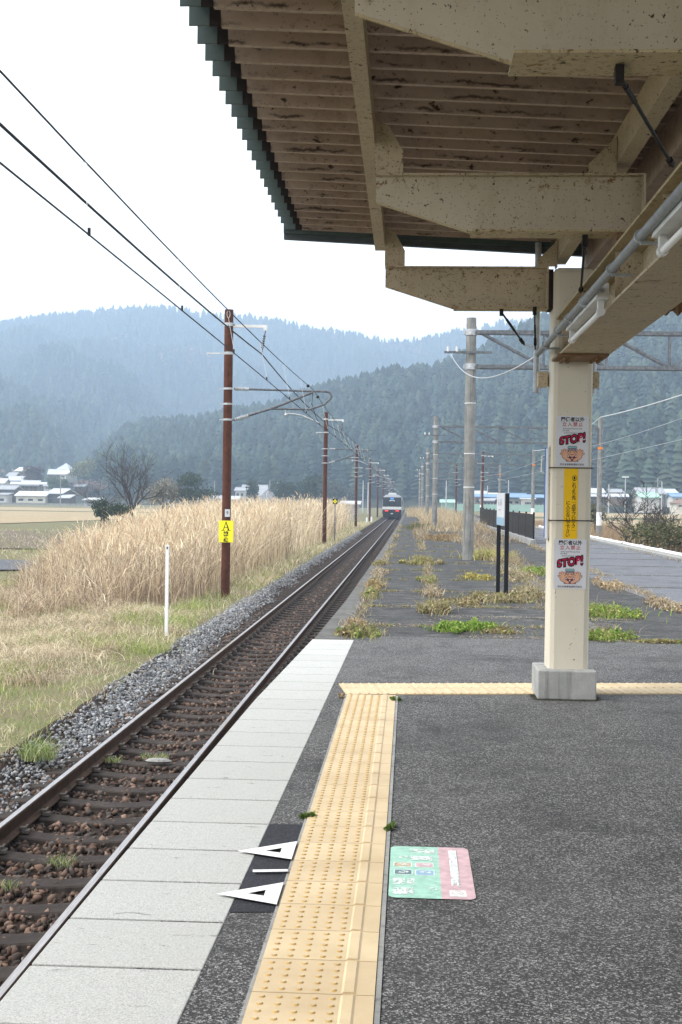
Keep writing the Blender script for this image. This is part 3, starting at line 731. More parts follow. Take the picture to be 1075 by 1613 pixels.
# column on its concrete plinth
mb = MB(); mb.box(1.137, 1.463, 10.47, 10.80, .10, 3.47); colm = mb.build('column', 'cream_clean', can, bevel=.045)
mb = MB(); mb.box(1.046, 1.513, 10.365, 10.875, 0, .235); mb.build('plinth', 'plinth', can, bevel=.012)
for zz in (1.856, 1.432):
    m1 = MB(); m1.box(1.128, 1.470, 10.461, 10.466, zz - .004, zz + .004); m1.box(1.127, 1.133, 10.461, 10.80, zz - .004, zz + .004); m1.box(1.467, 1.473, 10.455, 10.8, zz - .004, zz + .004); m1.build('cable_tie', 'iron', colm)
mb = MB(); mb.box(1.10, 1.137, 10.52, 10.72, 3.14, 3.46); mb.build('splice_plate', 'dark', can)
# long girder carried by the column
mb = MB(); mb.box(1.338, 1.352, -8, 10.462, 2.747, 3.045)
for yy in (2.2, 4.66, 6.2, 7.61, 9.05, 10.2): mb.box(1.18, 1.338, yy - .005, yy + .005, 2.747, 3.045); mb.box(1.352, 1.51, yy - .005, yy + .005, 2.747, 3.045)
gd = mb.build('girder', 'cream', can)
m1 = MB(); m1.box(1.155, 1.535, -8, 10.465, 3.046, 3.062); m1.build('top_flange', 'flange', gd)
m1 = MB(); m1.box(1.155, 1.535, -8, 10.465, 2.730, 2.746); m1.build('bottom_flange', 'cream', gd)
m1 = MB(); m1.box(1.125, 1.52, 10.05, 10.46, 2.708, 2.727)
for a in range(5):
    for xx in (1.19, 1.24, 1.43, 1.48): m1.tube([(xx, 10.10 + a * .07, 2.686), (xx, 10.10 + a * .07, 2.708)], .014, 6)
m1.build('bolt_plate', 'rust_plate', gd)
for yw in (4.66, 7.61): mb = MB(); mb.box(1.17, 1.33, yw - .09, yw + .09, 3.063, 3.138); mb.build('packing_plate', 'rust_plate', can)
# bracing rods
def rod(a, b, r=.008):
    m1 = MB(); a, b = Vector(a), Vector(b); m1.tube([a, b], r, 8); d = (b - a).normalized()
    m1.tube([a + d * .12, a + d * .30], r * 1.5, 6); m1.tube([b - d * .10, b - d * .04], r * 2.1, 6)
    m1.box(a.x - .015, a.x + .015, a.y - .018, a.y + .018, a.z - .03, a.z + .035); return m1.build('brace_rod', 'iron', can)
rod((.725, 4.66, 3.10), (1.152, 5.84, 3.085)); rod((1.0, 7.61, 3.10), (1.152, 8.93, 3.02)); rod((.725, 10.55, 3.115), (.955, 11.0, 2.905)); rod((.99, 10.52, 3.12), (.99, 10.42, 2.80), .006)
mb = MB(); mb.tube([(.955, 11.0, 2.905), (.99, 10.85, 2.88), (1.03, 10.78, 2.82)], .006, 6); mb.build('rod_tail', 'galv', can)
# cross bar behind the column with two upright pipes
mb = MB(); mb.box(1.045, 1.125, 10.70, 10.80, 2.525, 2.655); mb.box(1.475, 1.545, 10.70, 10.80, 2.525, 2.655); mb.box(1.045, 1.545, 10.805, 10.83, 2.54, 2.64)
mb.build('bracket_bar', 'cream', can, bevel=.004)
for x in (1.045, 1.515):
    m1 = MB(); m1.tube([(x, 10.865, 2.49), (x, 10.865, 3.74)], .027, 12); m1.build('upright_pipe', 'galv', can, smooth=True)
# low corrugated drop panel hung under the far right wing
mb = MB(); N = 150; xs = [1.95 + k * (4.4 - 1.95) / N for k in range(N + 1)]
mb.v = [(x, 10.95 + .02 * cos(k * 2 * pi / 6), z + (.022 * sin(k * 2 * pi / 6) if z < 3.3 else 0)) for z in (3.17, 3.80) for k, x in enumerate(xs)]
mb.f = [[k, k + 1, N + 2 + k, N + 1 + k] for k in range(N)]; mb.m = [0] * N
mb.build('drop_panel', 'rust_plate', can)

# conduit and lamps fixed to the girder
cp = thing('conduit_pipe', 'grey metal conduit pipe running along the left side of the canopy girder', 'conduit', (1.05, 2, 2.8))
mb = MB(); mb.tube([(1.06, 1.5, 2.83), (1.055, 5, 2.815), (1.05, 10.98, 2.812)], .024, 12); mb.build('pipe', 'conduit', cp, smooth=True)
for yy in (4.2, 6.05, 6.9, 8.0, 8.7, 9.4, 10.2): mb = MB(); mb.tube([(1.052, yy - .012, 2.814), (1.052, yy + .012, 2.814)], .032, 12); mb.box(1.05, 1.16, yy - .01, yy + .01, 2.775, 2.79); mb.build('pipe_clip', 'galv', cp)
def lamp(y0, y1, label):
    t = thing('fluorescent_lamp', label, 'lamp', (1.1, y0, 2.78))
    m1 = MB(); m1.prism([(1.065, 2.765), (1.145, 2.765), (1.145, 2.86), (1.085, 2.86)], 'y', y0 - .06, y1 + .06); h = m1.build('housing', 'enamel', t, bevel=.004)
    m1 = MB(); m1.tube([(1.105, y0 - .064, 2.815), (1.105, y0 - .058, 2.815)], .014, 10); m1.build('knockout', 'galv', h)
    for yy in (y0, y1):
        m1 = MB(); m1.box(1.088, 1.122, yy - .022, yy + .022, 2.70, 2.766); m1.tube([(1.105, yy - .026, 2.698), (1.105, yy + .026, 2.698)], .025, 10); m1.build('lamp_holder', 'enamel', t)
    m1 = MB(); m1.tube([(1.105, y0 + .02, 2.698), (1.105, y1 - .02, 2.698)], .0165, 12); m1.build('tube', 'tube', t, smooth=True)
lamp(7.66, 8.98, 'white fluorescent tube lamp on the girder, nearest the column')
lamp(4.45, 5.80, 'white fluorescent tube lamp on the girder, cut by the right edge')

# notices on the column
YF = 10.4695
def notice(label, x0, x1, z0, z1):
    t = thing('warning_notice', label, 'notice', ((x0 + x1) / 2, YF, z0)); W, Hh = x1 - x0, z1 - z0
    fn = lambda d: (lambda a, b: (x0 + a * W, YF - .0012 - d * .0003, z0 + b * Hh))
    m1 = MB(); m1.box(x0, x1, YF - .0012, YF, z0, z1); m1.build('sheet', 'sticker', t)
    def line(name, body, size, cx, cy, mat, off=0, spc=1.0, fx=1.0, warp=None):
        v, f = text_mesh(body, size, off, spc); m1 = MB(); g = fn(1 if warp is None else warp[1])
        if warp is None: m1.add([(x0 + cx * W + p[0] * fx, g(0, 0)[1], z0 + cy * Hh + p[1]) for p in v], f)
        else: m1.add([(x0 + cx * W + p[0] * fx, g(0, 0)[1], z0 + cy * Hh + p[1] * (1 + p[0] * 1.1) * warp[2] + p[0] * warp[0]) for p in v], f)
        return m1.build(name, mat, t)
    line('lettering', '関係者以外', .0385, .5, .925, 'ink', .0012, .96)
    line('lettering', '立入禁止', .038, .5, .828, 'red_ink', .0006, 1.28)
    line('lettering', 'Authorized Persons Only', .0158, .5, .748, 'ink', .0001, .95)
    line('lettering', '闲人免进', .0140, .30, .706, 'ink', .0001, .95)
    line('lettering', '관계자외 출입금지', .0140, .43, .660, 'ink', .0, .95)
    line('stop_outline', 'STOP!', .072, .505, .535, 'ink', .0085, 1.06, 1.02, (.16, 1, 1.22))
    line('stop_lettering', 'STOP!', .072, .505, .538, 'crimson', .0012, 1.06, 1.02, (.16, 3, 1.22))
    line('lettering', '西日本旅客鉄道株式会社', .0180, .5, .040, 'ink', .0003, .97)
    def blob(pts, mat, d, name):
        m1 = MB(); g = fn(d); m1.add([g(.5 + a / .26, .25 + b / .41) for a, b in pts], [tuple(range(len(pts)))]); return m1
    fig = MB(); mats = ['maroon_ink', 'skin_ink', 'teal_ink', 'grey_ink', 'ink', 'sticker']
    def poly(pts, mi, d):
        g = fn(d); fig.add([g(.5 + a / .26, .25 + b / .41) for a, b in pts], [tuple(range(len(pts)))], mi)
    def circ(cx, cy, rx, ry, mi, d, n=18): poly([(cx + rx * cos(2 * pi * k / n), cy + ry * sin(2 * pi * k / n)) for k in range(n)], mi, d)
    def cap(a, b, r, mi, d):
        A, B = Vector((*a, 0)), Vector((*b, 0)); an = math.atan2(B.y - A.y, B.x - A.x)
        poly([(A.x + r * cos(an + pi / 2 + k * pi / 6), A.y + r * sin(an + pi / 2 + k * pi / 6)) for k in range(7)] + [(B.x + r * cos(an - pi / 2 + k * pi / 6), B.y + r * sin(an - pi / 2 + k * pi / 6)) for k in range(7)], mi, d)
    poly([(-.05, -.062), (.05, -.062), (.045, -.035), (.015, -.015), (-.015, -.015), (-.045, -.035)], 0, 1)
    poly([(-.043, -.059), (-.004, -.059), (-.006, -.040), (-.028, -.036)], 2, 2); poly([(.043, -.059), (.004, -.059), (.006, -.040), (.028, -.036)], 2, 2)
    circ(0, .010, .036, .038, 0, 1); circ(0, .008, .031, .032, 1, 2)
    poly([(-.040, .044), (.040, .044), (.033, .064), (-.033, .064)], 0, 3); poly([(-.036, .047), (.036, .047), (.030, .061), (-.030, .061)], 2, 4)
    poly([(-.034, .026), (.034, .026), (.033, .045), (-.033, .045)], 0, 5); poly([(-.031, .028), (.031, .028), (.030, .043), (-.030, .043)], 3, 6)
    for s in (-1, 1): cap((s * .009, .018), (s * .019, .016), .0022, 4, 5)
    cap((-.012, -.004), (.012, -.004), .0022, 0, 5)
    for s in (-1, 1):
        for dd, mi, ex_ in ((3, 0, .0035), (7, 1, 0)):
            cap((s * .018, -.050), (s * .058, -.030), .011 + ex_, mi, dd); circ(s * .058, -.020, .020 + ex_, .018 + ex_, mi, dd + 1)
            for fi, (a, l) in enumerate(((150, .030), (118, .040), (95, .042), (72, .040), (38, .036))):
                a2 = a if s < 0 else 180 - a; a2 = a2 if s < 0 else a2
                ax = R(a2); cap((s * .058, -.016), (s * .058 + (l + .008) * cos(ax), -.016 + (l + .008) * sin(ax)), .0062 + ex_ * .7, mi, dd + 2 + fi * .15)
    poly([(-.006, -.030), (.006, -.030), (0, -.046)], 5, 6)
    fig.build('attendant_figure', mats, t)
notice('upper white STOP notice on the column, above the amber strip', 1.173, 1.433, 1.866, 2.274)
notice('lower white STOP notice on the column, below the amber strip', 1.170, 1.430, .883, 1.281)
t = thing('vertical_notice', 'amber vertical strip with black Japanese writing between the two STOP notices', 'notice', (1.30, YF, 1.285))
m1 = MB(); m1.add([(1.246 - .008 * .5, YF - .001, 1.850), (1.358 - .004, YF - .001, 1.850), (1.352, YF - .001, 1.286), (1.240, YF - .001, 1.286)], [(0, 1, 2, 3)]); m1.build('sheet', 'yellow_tape', t)
m1 = MB(); N = 24; cx, cz = 1.325, 1.775
for k in range(N):
    a, b = 2 * pi * k / N, 2 * pi * (k + 1) / N; m1.add([(cx + r * cos(q), YF - .0016, cz + r * sin(q)) for r, q in ((.020, a), (.020, b), (.0165, b), (.0165, a))], [(0, 1, 2, 3)])
m1.add([(cx - .006, YF - .0016, cz - .011), (cx + .006, YF - .0016, cz - .011), (cx + .007, YF - .0016, cz + .002), (cx + .002, YF - .0016, cz + .012), (cx - .004, YF - .0016, cz + .012), (cx - .009, YF - .0016, cz + .001)], [tuple(range(6))]); m1.build('pictogram', 'ink', t)
VT = {'（': '︵', '）': '︶'}
m1 = MB()
for k, ch in enumerate('これより先（点字ブロック）'):
    z = 1.742 - k * .0325; fn = lambda a, b, z=z: (1.322 + a, YF - .0016, z + b)
    if ch in '（）':
        s = 1 if ch == '（' else -1; N = 8; zc = z - s * .006
        for q in range(N):
            a0, a1 = pi * q / N, pi * (q + 1) / N; m1.add([(1.322 + r * 1.5 * cos(a), YF - .0016, zc + s * r * .7 * sin(a)) for r, a in ((.0115, a0), (.0115, a1), (.0092, a1), (.0092, a0))], [(0, 1, 2, 3)])
    else: put_text(m1, ch, .036, fn, 0, .0007)
for k, ch in enumerate('に入らないで下さい'): put_text(m1, ch, .036, lambda a, b, k=k: (1.277 + a, YF - .0016, 1.572 - k * .0325 + b), 0, .0007)
m1.build('lettering', 'ink', t)
t = thing('side_board', 'narrow white board with blue edge on the far left side of the column', 'board', (1.115, 10.7, 1.28))
m1 = MB(); m1.box(1.128, 1.1365, 10.53, 10.56, 1.26, 2.03); m1.build('backing', 'cream', t); m1 = MB(); m1.box(1.124, 1.1365, 10.57, 10.77, 1.28, 2.02); m1.build('face', 'sign_white', t)
m1 = MB(); m1.box(1.118, 1.137, 10.775, 10.795, 1.28, 2.03); m1.build('frame', 'blue_edge', t)
m1 = MB(); m1.tube([(1.13, 10.79, 1.97), (1.095, 10.79, 1.96), (1.09, 10.79, 1.83), (1.13, 10.79, 1.81)], .006, 6); m1.build('handle', 'white_paint', t)

# ------------------------------------------------------------------ marks on the platform floor
zf = .014
def flat(pts, z): return [(p.x, p.y, z) for p in (P(u, v, z=.01) for u, v in pts)]
bmk = thing('boarding_mark', 'black painted patch with two white arrow triangles and a white bar', 'floor mark', (-.6, 5.3, 0))
m1 = MB(); m1.add([(SLR(6.15) + .002, 6.20, .003), (TL - .014, 6.20, .003), (TL - .014, 4.88, .003), (SLR(4.9) + .002, 4.86, .003)], [(0, 1, 2, 3)]); m1.build('patch', 'black_patch', bmk)
m1 = MB()
def tri_mark(apex, b0, b1, i0, i1, i2):
    m1 = MB()
    A, B, C_, D, E_, F_ = [flat([q], 0)[0] for q in (apex, b0, b1, i0, i1, i2)]
    zz = .0145; up = lambda p: (p[0], p[1], zz); rim = [A, B, C_]; inn = [D, E_, F_]
    m1.add([up(p) for p in rim + inn], [(0, 1, 4, 3), (1, 2, 5, 4), (2, 0, 3, 5)]); m1.build('arrow_triangle', 'mark_white', bmk)
tri_mark((374.2, 1341.9), (468.5, 1326.5), (459.5, 1355), (418.1, 1341.4), (444.4, 1337), (441.9, 1344.7))
tri_mark((341.4, 1409.5), (447, 1391.4), (436, 1426.3), (389.5, 1408.8), (419.1, 1403.3), (416, 1412.7))
m1.add([(p[0], p[1], .0145) for p in flat([(398.5, 1371.5), (453.5, 1370.7), (453.2, 1374.2), (398.5, 1375.2)], 0)], [(0, 1, 2, 3)])
m1.build('bar', 'mark_white', bmk)
fst = thing('floor_sticker', 'worn green and pink rounded floor sticker beside the yellow tactile paving', 'floor sticker', (.1, 5.45, 0))
X0, X1, Y0s, Y1s = -.060, .288, 5.10, 5.86; XM = .152
def rrect(x0, x1, y0, y1, r, sides, z):
    p = []
    for cx, cy, a0, on in ((x1 - r, y1 - r, 0, 'R' in sides), (x0 + r, y1 - r, 90, 'L' in sides), (x0 + r, y0 + r, 180, 'L' in sides), (x1 - r, y0 + r, 270, 'R' in sides)):
        if on: p += [(cx + r * cos(R(a0 + 15 * k)), cy + r * sin(R(a0 + 15 * k)), z) for k in range(7)]
        else: p.append((x1 if a0 in (0, 270) else x0, y1 if a0 in (0, 90) else y0, z))
    return p
def sheet(name, pts, mat, par):
    m1 = MB(); m1.add(pts, [tuple(range(len(pts)))]); return m1.build(name, mat, par)
gp_ = sheet('green_field', rrect(X0, XM, Y0s, Y1s, .035, 'L', .004), 'mint', fst)
pk_ = sheet('pink_field', rrect(XM, X1, Y0s, Y1s, .035, 'R', .004), 'pink', fst)
rnd = random.Random(3); m1 = MB(); fl = lambda z: (lambda a, b: (a, b, z))
for (a, b, c, d, n) in ((.025, .135, 5.745, 5.815, 46), (.025, .125, 5.63, 5.70, 46), (-.03, .02, 5.66, 5.70, 10), (-.045, .005, 5.27, 5.36, 40), (.012, .045, 5.27, 5.36, 22), (-.045, .04, 5.14, 5.23, 55), (.09, .135, 5.20, 5.26, 10)):
    strokes(m1, a, b, c, d, fl(.0048), n, rnd, 0, .008)
m1.build('worn_lettering', 'vinyl_white', gp_)
for mat, a, b, c, d in (('cream', -.045, .035, 5.53, 5.60), ('pink', .048, .128, 5.53, 5.60), ('train_green', -.042, .037, 5.415, 5.49), ('sign_blue', .048, .13, 5.41, 5.49)):
    q = sheet('label_box', rrect(a, b, c, d, .012, 'LR', .0046), 'vinyl_white', gp_); q2 = sheet('box_face', rrect(a + .004, b - .004, c + .006, d - .006, .009, 'LR', .0050), mat, gp_)
    m1 = MB(); strokes(m1, a + .018, b - .015, c + .022, d - .02, fl(.0054), 16, rnd, 0, .006); m1.build('worn_lettering', 'vinyl_white', gp_)
m1 = MB(); strokes(m1, .196, .232, 5.25, 5.80, fl(.0048), 120, rnd, 0, .008); m1.build('worn_lettering', 'vinyl_white', pk_)
sheet('emblem_box', rrect(.185, .252, 5.135, 5.215, .006, 'LR', .0046), 'vinyl_white', pk_)
m1 = MB(); N = 24
for k in range(N):
    a, b = 2 * pi * k / N, 2 * pi * (k + 1) / N; m1.add([(.218 + .024 * r * cos(q), 5.175 + .026 * r * sin(q), .0052) for r, q in ((1, a), (1, b), (.82, b), (.82, a))], [(0, 1, 2, 3)])
m1.add([(.205, 5.172, .0052), (.231, 5.172, .0052), (.231, 5.178, .0052), (.205, 5.178, .0052)], [(0, 1, 2, 3)]); m1.build('emblem_ring', 'pink', pk_)

# ------------------------------------------------------------------ brown masts on the left, wires
MX, MY0 = -5.02, 35.3
mast = thing('catenary_mast', 'nearest brown steel mast, carrying the yellow A sign', 'mast', (MX, MY0, -1.15), 'brown masts left of the track')
m1 = MB(); m1.tube([(MX, MY0, -1.3), (MX, MY0, 6.738)], .122, 16); m1.build('post', 'mast', mast, smooth=True)
for zz, hh in ((6.33, .09), (5.54, .075), (4.57, .055), (4.15, .05), (3.72, .055)):
    m1 = MB(); m1.tube([(MX, MY0, zz - hh / 2), (MX, MY0, zz + hh / 2)], .128, 16); m1.box(MX - .235, MX - .12, MY0 - .02, MY0 + .02, zz - .016, zz + .016); m1.box(MX + .12, MX + .17, MY0 - .03, MY0 + .03, zz - .03, zz + .03); m1.build('band', 'galv', mast)
m1 = MB(); m1.box(MX + .12, -3.95, MY0 - .03, MY0 + .03, 6.25, 6.33); m1.box(-4.06, -3.96, MY0 - .04, MY0 + .04, 6.17, 6.27); m1.build('feeder_arm', 'enamel', mast)
m1 = MB(); m1.tube([(-4.0, MY0, 6.2)] + [(-4.03 - .005 * k, MY0, 6.05 - .031 * k) for k in range(13)] + [(-4.10, MY0, 5.54)], [.012] + [.045 if k % 2 else .018 for k in range(13)] + [.014], 10); m1.build('insulator', 'galv_dark', mast)
m1 = MB(); m1.box(-5.62, MX - .12, MY0 - .018, MY0 + .018, 5.525, 5.56); m1.tube([(-5.6, MY0, 5.53), (-5.60, MY0, 5.47), (-5.55, MY0, 5.45), (-5.51, MY0, 5.47)], .008, 6); m1.build('hook_arm', 'enamel', mast)
m1 = MB(); m1.tube([(MX + .13, MY0, 4.575), (-2.30, MY0, 4.52)] + [(-2.30 + .13 * sin(R(a)), MY0, 4.40 + .12 * cos(R(a))) for a in range(20, 150, 20)] + [(-2.36, MY0, 4.17), (-2.76, MY0, 4.03), (-3.80, MY0, 4.035)], .03, 8)
m1.tube([(MX + .13, MY0, 3.71), (-3.76, MY0, 4.06), (-2.68, MY0, 4.50)], .036, 8); m1.build('cantilever', 'galv_dark', mast, smooth=True)
for x0_, z0_, sl_ in ((MX + .20, 4.573, -.02), (MX + .19, 3.725, .29)):       # ribbed insulators at the root of each tube
    m1 = MB(); m1.tube([(x0_ + k * .0275, MY0, z0_ + sl_ * k * .0275) for k in range(15)], [.062 if k % 2 else .036 for k in range(15)], 10); m1.build('insulator', 'galv', mast)
m1 = MB(); m1.tube([(-3.43, MY0, 4.03), (-3.43, MY0, 3.86)], .02, 6); m1.tube([(-3.43, MY0, 3.90), (-3.2, MY0, 3.90), (-2.95, MY0, 3.85), (-2.70, MY0, 3.75), (-2.50, MY0, 3.66)], .02, 8); m1.ball((-3.41, MY0, 3.87), .05, 0, 8); m1.build('steady_arm', 'galv', mast)
m1 = MB(); m1.box(MX - .02, MX + .115, MY0 - .150, MY0 - .132, 1.05, 1.26); pl = m1.build('number_plate', 'sign_white', mast)
m1 = MB(); put_text(m1, '9', .13, lambda a, b: (MX + .05 + a, MY0 - .1515, 1.155 + b), 0, .001); m1.build('digit', 'ink', pl)
far_masts = ['second brown steel mast, rising from the reeds behind the A mast', 'third brown steel mast, behind the small diamond sign', 'fourth brown steel mast along the track from the camera', 'fifth brown steel mast, last one before the train', 'sixth brown steel mast, just above the train', 'seventh brown steel mast, thin and far beyond the train', 'farthest brown steel mast of the row']
for k, (yy, lb) in enumerate(zip((76.7, 122, 165, 205, 247, 290, 335), far_masts)):
    c = copy_tree(mast); c.location = (MX, yy, -1.15); c['label'] = lb
    for ch in list(c.children):
        if ch.name.startswith('number_plate'):
            for g in list(ch.children): bpy.data.objects.remove(g)
            bpy.data.objects.remove(ch)
# sign hung on the first mast
sg = thing('track_sign', 'yellow A sign fixed to the nearest brown mast above the reeds', 'sign', (MX, MY0 - .15, .35))
m1 = MB(); m1.box(-5.197, -4.80, MY0 - .165, MY0 - .150, .352, .946); m1.build('board', 'yellow_sign', sg, bevel=.004)
fn = lambda a, b: (-5.0 + a, MY0 - .1665, .80 + b)
m1 = MB()
for pts in ([(-.085, -.115), (-.066, -.115), (.005, .105), (-.004, .13)], [(.005, .13), (-.006, .10), (.052, -.115), (.092, -.115)], [(-.052, -.048), (.045, -.048), (.045, -.033), (-.050, -.033)], [(-.125, -.128), (-.035, -.128), (-.035, -.113), (-.125, -.113)], [(.02, -.128), (.130, -.128), (.130, -.113), (.02, -.113)]):
    m1.add([fn(a, b) for a, b in pts], [(0, 1, 2, 3)])
m1.build('capital_letter', 'ink', sg)
m1 = MB()
for k, ch in enumerate('線確認'): put_text(m1, ch, .105, lambda a, b, k=k: (-5.0 + a * 1.35, MY0 - .1665, .600 - k * .098 + b), 0, .003)
m1.build('lettering', 'ink', sg)

def sag_pts(a, b, sag, n=24):
    a, b = Vector(a), Vector(b); return [a.lerp(b, k / n) - Vector((0, 0, sag * 4 * (k / n) * (1 - k / n))) for k in range(n + 1)]
MYS = [-8.7, 35.3, 76.7, 122, 165, 205, 247, 290, 335]
def wire(name, label, fn, r, n=14):
    pts = []
    for a, b in zip(MYS, MYS[1:]): pts += sag_pts(*fn(a, b), n)[:-1]
    mb = MB(); mb.tube(pts, r, 6); o = mb.build(name, 'iron', bevel=0); tag(o, label, 'wire'); return o
mess = wire('messenger_wire', 'topmost overhead wire above the track, ending on the mast bracket tips', lambda a, b: ((-2.68, a, 4.58), (-2.68, b, 4.58), .285), .008)
cont = wire('contact_wire', 'lowest overhead wire hanging level above the track centre', lambda a, b: ((-2.72 if a < 0 else -2.52, a, 3.64), (-2.52, b, 3.64), -.06), .0075)
feed = wire('feeder_wire', 'thick overhead cable hung from the insulators near the mast tops', lambda a, b: ((-4.10, a, 5.53), (-4.10, b, 5.53), .29), .017)
dr = []
for a, b in zip(MYS, MYS[1:]):
    for k in range(1, 10):
        q = k / 10 if a > 0 else (6.2 + 4.2 * (k - 1) + 8.7) / 44; yy = a + (b - a) * q
        if q > .97: continue
        if yy < 5 or yy > 190: continue
        zt = 4.58 - .285 * 4 * q * (1 - q); zb = 3.64 + .06 * 4 * q * (1 - q); dr.append((yy, zt, zb))
for yy, zt, zb in dr:
    m1 = MB(); xc_ = -2.72 + .2 * (yy + 8.7) / 44 if yy < 35.3 else -2.52
    m1.tube([(-2.68, yy, zt + .006), (-2.705, yy, zt - .03), (-2.70, yy, zt - .085), (-2.68, yy, zt - .11), (xc_, yy, zb + .05)], .0035, 5); m1.tube([(-2.68, yy, zt - .11), (-2.66, yy, zt - .08), (-2.658, yy, zt - .03), (-2.68, yy, zt + .004)], .0035, 5); d_ = m1.build('dropper', 'enamel', mess)
    m1 = MB(); m1.box(xc_ - .010, xc_ + .010, yy - .014, yy + .014, zb - .008, zb + .055); m1.build('dropper_clip', 'iron', d_)
m1 = MB(); m1.tube([(-2.68, 35.4, 4.56), (-2.72, 35.5, 4.2), (-2.62, 35.7, 3.85), (-2.52, 36.0, 3.65)], .008, 6); m1.build('jumper', 'iron', mess)
for yy in (33.6, 37.2): m1 = MB(); m1.ball((-2.68, yy, 4.57 - .05), .045); m1.build('clamp', 'iron', mess)

# ------------------------------------------------------------------ concrete poles with lattice portals
def gantry(yy, x0, x1, label, zt, zb, top, first=False):
    t = thing('portal_gantry', label, 'gantry', (x0, yy, 0), 'concrete portals over the platform')
    m1 = MB(); m1.tube([(x0, yy, -.05), (x0, yy, 2), (x0, yy, top)], [.152, .146, .132], 20); pole = m1.build('pole', 'pole_concrete', t, smooth=True)
    m1 = MB(); m1.tube([(x1, yy, -1), (x1, yy, top)], [.152, .132], 16); rp = m1.build('pole', 'pole_concrete', t, smooth=True)
    for z in (1.95, 2.85, 4.2): m1 = MB(); m1.tube([(x0, yy, z - .012), (x0, yy, z + .012)], .150, 18); m1.build('pole_ring', 'enamel', pole)
    for z in (zt, zb): m1 = MB(); m1.tube([(x0, yy, z - .08), (x0, yy, z + .08)], .155, 18); m1.box(x0 - .20, x0 - .14, yy - .05, yy + .05, z - .05, z + .05); m1.box(x0 + .14, x0 + .24, yy - .06, yy + .06, z - .06, z + .06); m1.build('clamp_band', 'galv', t)
    m1 = MB(); m1.tube([(x1, yy, .30), (x1, yy, 1.05)], .154, 16); m1.build('white_band', 'white_paint', rp)
    m1 = MB(); m1.tube([(x1, yy, 4.62), (x1, yy, 4.74)], .152, 16); m1.build('orange_band', 'orange', rp)
    tr = MB()
    for z in (zt, zb):
        for dy in (-.12, .12): tr.bar((x0 + .14, yy + dy, z), (x1 - .14, yy + dy, z), .06, .10)
    bay = 1.66; k = 0; x = x0 + .28
    while x < x1 - .5:
        xn = min(x + bay, x1 - .15); mid = (x0 + x1) / 2
        for dy in (-.10, .10):
            if x + bay / 2 < mid: tr.bar((x, yy + dy, zt - .02), (xn, yy + dy, zb + .02), .04, .06)
            else: tr.bar((x, yy + dy, zb + .02), (xn, yy + dy, zt - .02), .04, .06)
            tr.bar((xn, yy + dy, zt), (xn, yy + dy, zb), .04, .05)
        x = xn; k += 1
    tr.build('truss', 'galv_dark', t)
    m1 = MB(); m1.box(x0 - .72, x0 + .55, yy - .19, yy - .14, zb + .34, zb + .40)
    m1.build('crossarm', 'galv_dark', t)
    for dx in (-.62, -.38): m1 = MB(); m1.tube([(x0 + dx, yy - .16, zb + .38), (x0 + dx, yy - .16, zb + .52)], .035, 8); m1.build('insulator', 'enamel', t)
    return t
gantry(34.8, 1.595, 12.2, 'nearest grey concrete portal pole, its lattice beam running behind the canopy column', 6.10, 5.18, 6.487, True)
gantry(74.0, 1.46, 10.78, 'second grey concrete portal, right pole with orange band beside the column', 5.81, 4.94, 6.40)
gantry(109.0, 1.52, 10.36, 'third grey concrete portal, its right pole rising behind the black fence', 5.55, 4.7, 5.95)
gantry(150.0, 1.50, 10.42, 'fourth grey concrete portal, small behind the third', 5.5, 4.65, 5.95)
gantry(188.0, 1.50, 10.42, 'fifth and farthest grey concrete portal', 5.5, 4.65, 6.0)
def cable(name, label, pts, r, mat='enamel'):
    mb = MB(); mb.tube(pts, r, 6); return tag(mb.build(name, mat), label, 'cable')
cable('hanging_cable', 'pale cable sagging from the nearest concrete pole to the canopy column', sag_pts((1.05, 34.6, 5.50), (1.13, 10.9, 2.86), .42), .008, 'galv')
cable('hanging_cable', 'pale cable sloping between the tops of the right poles', sag_pts((10.36, 109, 5.9), (10.78, 74, 6.45), .5) + sag_pts((10.78, 74, 6.45), (12.2, 34.8, 6.45), .25)[1:], .022)
cable('side_wire', 'upper thin wire over the disused track on the right', sag_pts((8.5, 150, 4.5), (8.5, 76, 4.45), .3) + sag_pts((8.5, 76, 4.45), (8.5, 30, 4.45), .25)[1:], .009, 'galv')
cable('side_wire', 'lower thin wire over the disused track on the right', sag_pts((8.5, 150, 3.6), (8.5, 30, 3.62), .05), .009, 'galv')
for k, (yy, xx) in enumerate(((135, 7.6), (180, 6.5))):
    c = copy_tree(mast); c.location = (xx, yy, -1.15); c['label'] = ('brown steel mast on the right, in front of the blue roofed house', 'thin brown steel mast right of the concrete poles')[k]; c['group'] = 'brown masts on the right'
    for ch in list(c.children):
        if ch.name.startswith('number_plate'):
            for g in list(ch.children): bpy.data.objects.remove(g)
            bpy.data.objects.remove(ch)

# ------------------------------------------------------------------ platform furniture
ns = thing('station_name_sign', 'white and pale blue name board on two black posts, seen almost edge on', 'sign', (1.57, 21.6, 0))
for x, yy in ((1.592, 21.1), (1.548, 22.35)):
    m1 = MB(); m1.box(x - .034, x + .034, yy - .03, yy + .03, 0, 1.715); m1.build('post', 'black', ns, bevel=.006)
def board_pt(d, off): return (1.592 - .033 * 0 - .044 * (d / 1.25) - .0 + off, 21.13 + d * .96, 0)
m1 = MB(); m1.add([(1.548 + off, 21.14, z) for off in (0, .03) for z in (1.18, 1.72)] + [(1.508 + off, 22.33, z) for off in (0, .03) for z in (1.18, 1.72)], [(0, 1, 5, 4), (2, 6, 7, 3), (0, 4, 6, 2), (1, 3, 7, 5), (0, 2, 3, 1), (4, 5, 7, 6)]); pnl = m1.build('panel', 'sign_white', ns)
bp = lambda a, b, o=.002: (1.548 - .04 * a - o, 21.14 + 1.19 * a, b)
